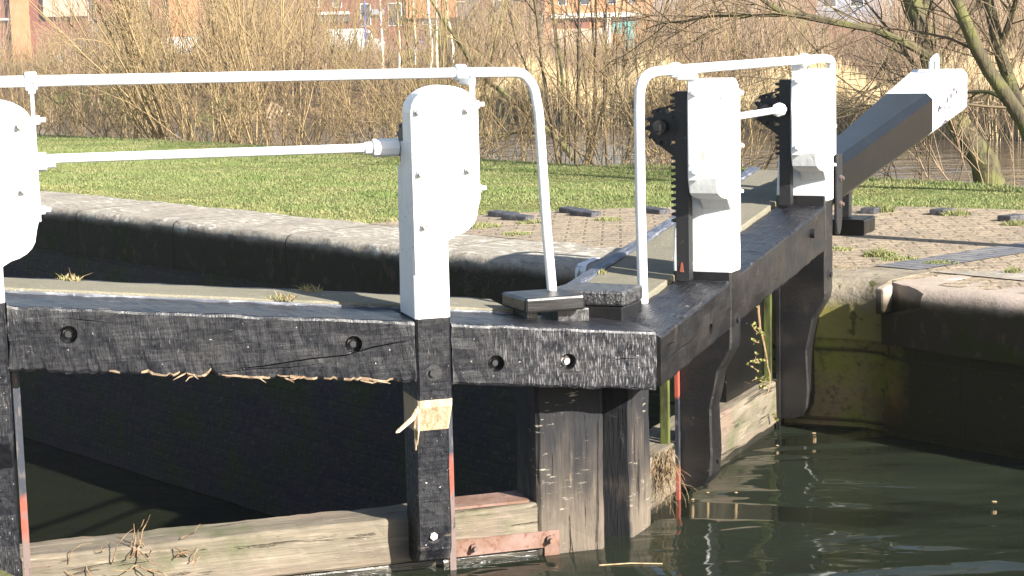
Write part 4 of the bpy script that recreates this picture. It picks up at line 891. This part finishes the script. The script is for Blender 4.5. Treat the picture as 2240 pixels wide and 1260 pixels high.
# undergrowth and thicket: uncountable thin stems
def thicket(name, seed, n, a0, a1, b0, b1, h0, h1, r0, r1, m, tw, lean=.28, lo=-150, hi=2400, K=6, twL=(.4, 1.3), cap=1):
    g_ = np.random.default_rng(seed); a, b, P = bank_pts(g_, n, a0, a1, b0, b1); kk = vis(P, lo, hi)
    if cap == 2: kk &= g_.uniform(0, 1, n) < hfac(P, 2) ** 2
    P = P[kk]; n = len(P)
    P[:, 2] -= .05; h = g_.uniform(h0, h1, n) * hfac(P, cap); d = np.stack([g_.normal(0, lean, n), g_.normal(0, lean, n), np.ones(n)], 1)
    me = stems_mesh(name, g_, P, d, h, g_.uniform(r0, r1, n), K, m, [(int(n * tw), .15, 1, twL[0], twL[1], 38, .6, .006), (int(n * tw * 1.3), .2, 1, .25, .7, 45, .6, .005)], S=3)
    return tag(link(name, me), kind='stuff')
thicket('thicket', 21, 5200, 8, 80, 41, 56, 1.2, 5.5, .012, .026, m_twig_brown, 3.2)
thicket('undergrowth', 22, 6200, 8, 78, 39.2, 47, .4, 1.5, .006, .014, m_twig_brown, 2.2, .7, twL=(.2, .7), cap=0)
thicket('bramble_tangle', 23, 1700, 28, 78, 33, 41, .5, 1.9, .007, .016, m_twig_dark, 3.0, .9, twL=(.3, .9), cap=0)
thicket('far_wood', 24, 4600, 20, 150, 62, 104, 3.5, 8.5, .02, .045, m_twig_far, 3.0, .2, twL=(.7, 2.0), cap=2)
thicket('willow_scrub', 25, 1900, 40, 82, 37, 48, 2.5, 6.5, .014, .03, m_twig_tan, 3.4, .3, lo=-150, hi=760)

# thin scrub on the near river bank at the left
g_ = np.random.default_rng(77); n_ = 420; a_ = g_.uniform(11, 25, n_); b_ = g_.uniform(12.3, 13.2, n_); P_ = np.array([[*W(x, y, lawn_z(x, y) - .05)] for x, y in zip(a_, b_)])
me_ = stems_mesh('bank_scrub', g_, P_, np.stack([g_.normal(0, .45, n_), g_.normal(0, .4, n_), np.ones(n_)], 1), g_.uniform(.4, 2.6, n_), g_.uniform(.004, .009, n_), 7, m_twig_tan, [(n_ * 4, .15, 1, .25, .8, 35, .6, .003), (n_ * 5, .2, 1, .1, .4, 40, .7, .002)], bend=.1, S=3)
tag(link('bank_scrub', me_), kind='stuff')

# individual shrubs and saplings
def shrub(label, group, loc, seed, n, h0, h1, r0, lean, m, tw=(9, 12), bias=(0, 0), base=.25, name='bare_shrub', cat='shrub'):
    g_ = np.random.default_rng(seed); th = g_.uniform(0, 6.283, n); rb = base * np.sqrt(g_.uniform(0, 1, n)); P = np.stack([rb * np.cos(th), rb * np.sin(th), np.full(n, -.06)], 1)
    d = np.stack([np.cos(th) * np.abs(g_.normal(0, lean, n)) + bias[0], np.sin(th) * np.abs(g_.normal(0, lean, n)) + bias[1], np.ones(n)], 1)
    me = stems_mesh(name, g_, P, d, g_.uniform(h0, h1, n), g_.uniform(r0 * .5, r0, n), 9, m, [(n * tw[0], .15, 1, .5, 1.5, 28, .6, .004), (n * tw[1], .3, 1, .2, .6, 35, .6, .003)], .055, .03)
    o = link(name, me); o.location = loc; return tag(o, label, cat, group)
def near(px, py): return tuple(ground(px, py, -.12))
shrub('big tan multi-stemmed willow shrub fanning out from the lawn edge, left of centre', None, near(445, 314), 31, 42, 2.2, 5.0, .017, .5, m_twig_tan, (12, 24), (-.15, .1), .8, 'willow_shrub')
shrub('smaller tan willow shrub at the lawn edge, between the big shrub and the spindle socket', None, near(605, 322), 32, 20, 2.2, 5.0, .016, .4, m_twig_tan, (11, 20), (.0, .1), .55, 'willow_shrub')
shrub('thin brown shrub with low sideways stems behind the tall white post', None, near(960, 340), 33, 16, 1.6, 3.6, .017, .55, m_twig_olive, (8, 12), (.1, .1), .4)
shrub('slim dark sapling clump at the lawn edge between two white handrail legs', None, near(1246, 350), 34, 9, 2.0, 4.4, .022, .3, m_twig_dark, (8, 16), (.02, .1), .25)
shrub('upright pair of thin saplings standing right of the dark sapling clump', None, near(1345, 354), 35, 5, 2.8, 4.2, .019, .1, m_twig_dark, (8, 12), (.02, .05), .12)
shrub('low bare shrub at the water edge seen between two white posts of the right gate', None, near(1640, 372), 36, 7, .6, 1.2, .011, .8, m_twig_dark, (7, 9), (0, .1), .35)
shrub('low bare twiggy shrub under the balance beam tail by the leaning trunk', None, near(2040, 396), 37, 7, .6, 1.4, .009, .9, m_twig_dark, (8, 10), (.2, .1), .6)
shrub('thin tangled shrub overhanging the river at the right edge of the photo', None, near(2235, 405), 38, 10, .7, 1.9, .009, .8, m_twig_brown, (9, 12), (0, .25), .8)
G_ = 'bare shrubs along the far river bank'
for i, (px, Y, h) in enumerate([(60, 66, 5), (180, 70, 6), (300, 66, 5.5), (520, 69, 6), (690, 67, 5), (760, 72, 5), (1010, 68, 4.5), (1100, 75, 5), (1440, 63, 4.2), (1560, 66, 4.5), (1660, 62, 4.2), (1760, 60, 2.6), (1890, 62, 2.2), (2010, 58, 3.8), (2120, 60, 4.2), (2220, 56, 4)]):
    p = at(px, 140, Y); a_ = p[0] * TA[0] + p[1] * TA[1]; b_ = p[0] * NB[0] + p[1] * NB[1]
    shrub('bare twiggy shrub on the far river bank', G_, (p[0], p[1], far_z(a_, b_)), 60 + i, 26, h * .45, h, .03, .24, [m_twig_tan, m_twig_brown, m_twig_olive][i % 3] if px < 900 else [m_twig_brown, m_twig_olive][i % 2], (10, 14), (0, 0), .6)

def bare_tree(label, name, path, radii, m, seed, limbs=(), twig=(60, 200), mtw=None, group=None, tl=(.8, 2.2), cat='tree', up=.05):
    # path: world points of the trunk; limbs: list of (points, radii)
    root = empty(name, tuple(path[0])); tag(root, label, cat, group); o0 = np.array(path[0]); g_ = np.random.default_rng(seed)
    def dense(pts, rads, n=14):
        pts = np.array(pts, float) - o0; t = np.linspace(0, len(pts) - 1, n); k = np.minimum(t.astype(int), len(pts) - 2); f = (t - k)[:, None]
        m0 = np.gradient(pts, axis=0) if len(pts) > 2 else np.repeat((pts[1:] - pts[:1]), 2, 0)
        h00 = 2 * f ** 3 - 3 * f ** 2 + 1; h10 = f ** 3 - 2 * f ** 2 + f; h01 = -2 * f ** 3 + 3 * f ** 2; h11 = f ** 3 - f ** 2
        return h00 * pts[k] + h10 * m0[k] + h01 * pts[k + 1] + h11 * m0[k + 1], np.interp(t, np.arange(len(rads)), rads)
    allp = []; allr = []
    for i, (pp, rr_) in enumerate([(path, radii)] + list(limbs)):
        P, R = dense(pp, rr_); wob = np.stack([[N3(p[0] * 2 + 9 * i, p[1] * 2, p[2] * 2 + j) for p in P] for j in (1, 5, 9)], 1); P = P + wob * R[:, None] * .8
        mb = MB(); mb.tube([tuple(p) for p in P], [float(r) for r in R], 10 if R[0] > .04 else 6); mb.build('trunk' if i == 0 else 'limb', m, root, smooth=True)
        allp.append(P); allr.append(R)
    P = np.stack(allp); R = np.stack(allr); Q, RQ = kids(g_, P, R, twig[0], .25, 1, tl[0], tl[1], 45, 6, .12, up, .22, .006); Q2, R2 = kids(g_, Q, RQ, twig[1], .2, 1, .3, 1.0, 40, 5, .12, up * .6, .6, .0035)
    Q3, R3 = kids(g_, Q2, R2, twig[1], .3, 1, .15, .5, 40, 4, .12, .0, .7, .0028)
    V, F = merge([sticks(Q, RQ, 4), sticks(Q2, R2, 3), sticks(Q3, R3, 3)]); link('crown', np_mesh('crown', V, F, [mtw or m_twig_dark]), root)
    return root
# mossy willow on the lawn edge at the right
T = lambda l, Y: [at(x, y, Y + dy) for x, y, dy in l]
bare_tree('leaning mossy willow behind the white beam tail, with one long limb reaching left', 'willow_tree',
    T([(2165, 405, 0), (2135, 345, 0), (2085, 275, .1), (2058, 190, .2), (2040, 120, .3), (2010, 50, .4), (1985, -20, .5), (1950, -260, .8), (1900, -560, 1.2), (1880, -900, 1.5)], 17.0), [.15, .125, .115, .11, .105, .09, .085, .07, .045, .015], m_bark, 71,
    [(T([(2042, 132, .3), (1990, 100, .1), (1940, 78, 0), (1880, 58, -.2), (1780, 38, -.3), (1722, 28, -.3), (1680, 8, -.4), (1630, -30, -.5)], 17.0), [.04, .038, .034, .032, .03, .028, .02, .01]),
     (T([(1725, 32, -.3), (1660, 35, -.3), (1560, 35, -.2), (1500, 45, -.1), (1440, 52, 0)], 17.0), [.018, .014, .012, .009, .005]),
     (T([(2010, 50, .4), (2060, -80, .8), (2120, -300, 1.2), (2150, -600, 1.5)], 17.0), [.05, .045, .03, .01]),
     (T([(1960, 90, 0), (1940, 125, .0), (1935, 160, .0), (1925, 200, 0)], 17.0), [.012, .009, .006, .003])], (70, 420), m_twig_dark)
bare_tree('mossy forked willow whose two slanting trunks cross the right edge of the photo', 'willow_tree',
    T([(2330, 470, 0), (2275, 360, 0), (2205, 225, 0), (2150, 125, 0), (2105, 30, 0), (2080, -40, .1), (2040, -260, .4), (2010, -560, .6)], 13.6), [.072, .064, .056, .052, .048, .043, .03, .01], m_bark, 72,
    [(T([(2300, 420, .3), (2255, 300, .5), (2215, 190, .6), (2185, 100, .7), (2160, 20, .8), (2140, -60, .9), (2130, -300, 1.2), (2150, -600, 1.4)], 13.6), [.062, .055, .05, .047, .044, .04, .028, .009]),
     (T([(2215, 238, 0), (2180, 205, .2), (2130, 200, .4), (2060, 210, .6), (1990, 222, .8), (1900, 240, 1)], 13.6), [.022, .018, .014, .012, .009, .004]),
     (T([(2190, 100, .7), (2215, 30, .6), (2235, -30, .5)], 13.6), [.03, .022, .012])], (60, 380), m_twig_dark)
# dark trees beyond the reeds, in line with the gap between the handrails
bare_tree('dark forked tree beyond the reeds, above the bend of the left handrail', 'bare_tree',
    T([(1163, 152, 0), (1148, 110, 0), (1130, 50, 0), (1105, -20, 0), (1085, -200, 0), (1060, -420, 0)], 78), [.2, .17, .14, .11, .08, .03], m_bark, 73,
    [(T([(1160, 130, 0), (1165, 60, 0), (1160, -10, 0), (1170, -250, 0)], 78), [.1, .08, .07, .03]), (T([(1155, 140, 0), (1125, 120, 0), (1080, 85, 0), (1050, 70, 0)], 78), [.06, .05, .035, .02])], (60, 260), m_twig_brown, tl=(1, 3))
bare_tree('straight dark tree beyond the reeds, just right of the dark forked tree', 'bare_tree',
    T([(1182, 150, 0), (1181, 90, 0), (1176, 20, 0), (1168, -150, 0), (1160, -400, 0)], 80), [.14, .12, .1, .07, .02], m_bark, 74, [], (50, 220), m_twig_brown, tl=(1, 3))
bare_tree('long thin sapling leaning left across the reeds from the lawn edge', 'leaning_sapling',
    T([(1255, 350, 0), (1210, 300, 0), (1150, 245, .1), (1090, 195, .2), (1045, 155, .3), (1010, 100, .4), (970, 45, .5), (935, -20, .6), (890, -160, .7)], 21), [.035, .033, .03, .028, .026, .022, .018, .014, .006], m_bark, 75,
    [(T([(1235, 330, 0), (1232, 250, 0), (1228, 160, .1), (1215, 60, .2), (1205, -40, .3)], 21), [.024, .022, .02, .016, .008]), (T([(1190, 290, 0), (1120, 290, .1), (1050, 295, .2), (980, 292, .2)], 21), [.014, .012, .009, .005])], (30, 120), m_twig_olive, tl=(.4, 1.2), cat='sapling')
BL = ['white birch trunk with a kink, leftmost of the row behind the handrail', 'pale paired birch trunk left of the row of white birches', 'slim white birch trunk second in the row behind the handrail', 'brightest straight white birch trunk near the middle of the row', 'white birch trunk with a dark lower half right of the brightest one', 'white birch trunk leaning right at the right end of the row']
for i, (x0, x1, r_) in enumerate([(838, 832, .04), (872, 868, .036), (910, 905, .038), (942, 937, .046), (957, 955, .04), (988, 978, .044)]):
    bare_tree(BL[i], 'birch_tree', T([(x0, 172, 0), (x0 + (2 if i % 2 else -2), 100, 0), (x1, 20, 0), (x1 - 4, -150, 0), (x1 + 6, -420, 0)], 61 + i * .7), [r_ * 1.2, r_ * 1.1, r_, r_ * .7, .015], m_birch, 80 + i, [], (26, 90), m_twig_far, tl=(.6, 1.8), up=.02)

# wooden pallet dumped on the far bank
p = at(607, 250, 64); root = empty('wooden_pallet', (p[0], p[1], p[2])); root.rotation_euler = (R_(62), R_(28), R_(8)); tag(root, 'pale slatted wooden pallet dumped among stems on the far bank', 'pallet')
for k in range(6): c = MB(); c.box(-.38 + k * .14, -.30 + k * .14, -.32, .32, .04, .06); c.build('slat', m_fibre, root)
for k in range(3): c = MB(); c.box(-.38, .40, -.32 + k * .28, -.24 + k * .28, -.03, .039); c.build('bearer', m_oak, root)

# ------------------------------------------------------------------ far buildings and vehicles
def bmat(n, c, c2): return mat(n, c, .9, .2, [dict(s=.5, d=5, lo=.4, hi=.65, c=c2), dict(t='brick', s=1, bw=.45, bh=.15, ms=.02, c=(c[0] * .8, c[1] * .85, c[2] * .9), a=.6)], swz=(0, 2, 1))
m_orange = bmat('orange_brick', (.46, .2, .09), (.5, .25, .13)); m_redbr = bmat('dark_red_brick', (.17, .065, .05), (.21, .085, .06)); m_pale = bmat('pale_render', (.5, .38, .28), (.44, .34, .26))
m_cladding = mat('bluegrey_cladding', (.2, .22, .27), .6, .3, [dict(s=.6, d=3, lo=.4, hi=.6, c=(.24, .25, .31))]); m_fascia = mat('white_fascia', (.78, .76, .7), .6, .3); m_glass = mat('dark_window', (.05, .06, .08), .1, .6)
m_teal = mat('teal_paint', (.08, .3, .3), .6, .3); m_bluep = mat('blue_paint', (.06, .07, .32), .5, .4); m_slate_r = mat('roof_tiles', (.1, .085, .085), .8, .3)
m_van = mat('white_car_paint', (.8, .8, .79), .3, .5); m_carblue = mat('blue_car_paint', (.06, .07, .22), .3, .5); m_purple = mat('purple_car_paint', (.2, .13, .35), .35, .5); m_tyre = mat('tyre_rubber', (.02, .02, .02), .8, .3)
def building(label, px0, px1, Y, ytop, m, depth=9):
    p0, p1 = at(px0, 100, Y), at(px1, 100, Y); w_ = p1[0] - p0[0]; h = 10.5
    root = empty('brick_building', (p0[0], Y, -.8)); tag(root, label, 'building'); c = MB(); c.box(0, w_, 0, depth, 0, h); wl = c.build('wall', m, root)
    c = MB(); c.prism([(-.5, h + .003), (depth + .5, h + .003), (depth / 2, h + 2.6)], 0, -.4, w_ + .4); c.build('roof', m_slate_r, root)
    return root, (lambda x: at(x, 60, Y)[0] - p0[0]), (lambda y, x=None: at(x or (px0 + px1) / 2, y, Y)[2] + .8), w_, h
def win(root, x0, x1, z0, z1, m=None, d=.06, name='window'):
    c = MB(); c.box(x0, x1, -d, .0, z0, z1); f = c.build(name, m or m_fascia, root)
    if name == 'window': c = MB(); c.box(x0 + .08, x1 - .08, -d - .03, -d - .003, z0 + .08, z1 - .08); c.build('pane', m_glass, f)
    return f
def bay(root, x0, x1, z0, z1, d, m, name='bay'): c = MB(); c.box(x0, x1, -d, -.003, z0, z1); return c.build(name, m, root)
b, X, Z, w_, h = building('long dark red brick building with orange bays, far left behind the shrubs', -260, 640, 225, -75, m_redbr)
bay(b, X(374), X(434), 0, h - .3, .9, m_orange); bay(b, X(28), X(66), 0, h - .3, .8, m_orange); bay(b, X(100), X(192), Z(35), h - .3, .7, m_pale); bay(b, X(-120), X(-40), 0, h - .3, .8, m_orange)
bay(b, X(-40), X(28), Z(40), Z(36), .5, m_fascia, 'fascia')
for x0, x1 in ((195, 212), (268, 288), (305, 330), (460, 500), (530, 560), (590, 615)): win(b, X(x0), X(x1), Z(45), Z(-10))
for x0, x1 in ((5, 22), (240, 262), (470, 500), (560, 600)): win(b, X(x0), X(x1), Z(-30), Z(-62))
bay(b, X(200), X(215), 0, Z(40), .1, m_cladding, 'door')
b, X, Z, w_, h = building('dark red brick building with a thin white fascia, behind the white van and birches', 645, 1188, 232, -75, m_redbr)
bay(b, X(675), X(766), Z(32, 720), Z(26, 720), .6, m_fascia, 'fascia'); bay(b, X(675), X(766), Z(48, 720), Z(33, 720), .3, m_slate_r, 'shade_panel')  # dark panel stands in for shade under the fascia
for x0, x1 in ((790, 812), (850, 880), (925, 960), (1000, 1040), (1080, 1110)): win(b, X(x0), X(x1), Z(55), Z(5))
bay(b, X(815), X(842), Z(32, 830), Z(20, 830), .5, m_cladding, 'awning'); bay(b, X(890), X(1000), Z(40), h - .3, .5, m_orange)
for x0, x1 in ((680, 700), (730, 750), (1020, 1050), (1110, 1140)): win(b, X(x0), X(x1), Z(12), Z(-22))
b, X, Z, w_, h = building('sunlit orange brick building with white ledge and dark panels as ground floor shade, behind the centre trees', 1192, 1432, 215, -75, m_orange)
bay(b, X(1206), X(1405), Z(38), Z(28), .7, m_fascia, 'ledge'); bay(b, X(1206), X(1290), Z(60), Z(40), .05, m_redbr, 'shade_panel'); bay(b, X(1340), X(1402), Z(60), Z(40), .05, m_glass, 'shade_panel')  # dark panels on the wall imitate a shaded open ground floor
bay(b, X(1206), X(1320), 0, Z(62), .2, m_pale, 'low_wall'); bay(b, X(1323), X(1336), 0, Z(39), .5, m_fascia, 'pillar'); bay(b, X(1366), X(1388), 0, Z(48), .25, m_teal, 'door'); bay(b, X(1340), X(1360), Z(75), Z(50), .2, m_teal, 'shutter')
for x0, x1 in ((1222, 1240), (1270, 1292), (1330, 1350), (1375, 1392)): win(b, X(x0), X(x1), Z(10), Z(-25))
b, X, Z, w_, h = building('blue grey clad building with red brick end, behind the long willow limb', 1756, 1935, 170, -60, m_cladding)
bay(b, X(1756), X(1784), 0, h - .3, .3, m_redbr); bay(b, X(1800), X(1920), 0, Z(52), .2, m_redbr, 'low_wall')
for x0, x1 in ((1800, 1830), (1860, 1890)): win(b, X(x0), X(x1), Z(15), Z(-25))

def vehicle(label, cat, px0, px1, pyb, Y, prof, m, wins, wid=1.9, flip=False, name='parked_van'):
    p0, p1 = at(px0, pyb, Y), at(px1, pyb, Y); L = p1[0] - p0[0]; root = empty(name, (p0[0], Y, p0[2])); tag(root, label, cat); s_ = L / max(x for x, z in prof)
    fx = lambda x: L - x * s_ if flip else x * s_
    c = MB(); c.prism([(fx(x), z * s_) for x, z in prof], 1, 0, wid); c.build('body', m, root, bevel=.06)
    for (x0, x1, z0, z1) in wins:
        c = MB(); a_, b_ = sorted((fx(x0), fx(x1))); c.box(a_, b_, -.012, .02, z0 * s_, z1 * s_); c.build('window', m_glass, root)
    mx = max(x for x, z in prof)
    for x in (mx * .19, mx * .8):
        for y in (-.02, wid - .2):
            c = MB(); c.tube([(fx(x), y, .33), (fx(x), y + .22, .33)], .33, 16); wh = c.build('wheel', m_tyre, root); c = MB(); c.tube([(fx(x), y - .015, .33), (fx(x), y, .33)], .19, 12); c.build('hub', m_fascia, wh)
    return root
VAN = [(.05, .35), (0, .6), (.05, 2.0), (.25, 2.3), (3.3, 2.3), (3.7, 2.15), (4.15, 1.45), (4.95, 1.15), (5.2, .9), (5.2, .35)]
CAR = [(.05, .3), (0, .75), (.25, .95), (.8, 1.4), (2.2, 1.45), (2.95, .98), (3.9, .82), (4.1, .6), (4.1, .3)]
vehicle('large white panel van parked before the brick buildings, left of the birch trunks', 'van', 712, 846, 124, 186, VAN, m_van, [(3.35, 3.95, 1.35, 1.95)])
vehicle('white van half hidden by stems below the orange brick bay', 'van', 366, 470, 128, 205, VAN, m_van, [(3.35, 3.95, 1.35, 1.95)])
vehicle('small white car at the far left behind the scrub', 'car', 120, 212, 142, 180, CAR, m_van, [(.7, 1.4, .95, 1.3), (1.5, 2.4, .95, 1.3)], name='parked_car')
vehicle('dark blue car parked at the far left above the white car', 'car', 150, 235, 112, 212, CAR, m_carblue, [(.7, 1.4, .95, 1.3), (1.5, 2.4, .95, 1.3)], name='parked_car')
vehicle('purple car parked behind the birch trunks, right of the white van', 'car', 868, 950, 120, 190, CAR, m_purple, [(.7, 1.4, .95, 1.3), (1.5, 2.4, .95, 1.3)], name='parked_car', flip=True)
p = at(801, 122, 182); root = empty('lamp_post', tuple(p)); tag(root, 'tall blue painted post in front of the white van', 'lamp post')
c = MB(); c.tube([(0, 0, -.2), (0, 0, 2), (0, 0, 7.5)], [.12, .1, .07], 10); c.build('pole', m_bluep, root)
c = MB(); c.tube([(0, 0, 7.5), (.3, 0, 7.8), (.9, 0, 7.9)], .05, 8); c.build('arm', m_bluep, root); c = MB(); c.box(.8, 1.4, -.12, .12, 7.84, 7.96); c.build('lamp_head', m_cladding, root, bevel=.03)

# ------------------------------------------------------------------ the slightly hazy air  (name haze)
hz = MB(); hz.box(-1900, 1900, -60, 2300, -4.0, 26); hm = bpy.data.materials.new('air'); hm.use_nodes = True; ht = hm.node_tree; ht.nodes.clear()
ho = ht.nodes.new('ShaderNodeOutputMaterial'); hv = ht.nodes.new('ShaderNodeVolumePrincipled'); hv.inputs['Color'].default_value = (.93, .94, 1, 1); hv.inputs['Density'].default_value = .00042
ht.links.new(hv.outputs[0], ho.inputs['Volume']); tag(hz.build('haze', hm), kind='stuff')
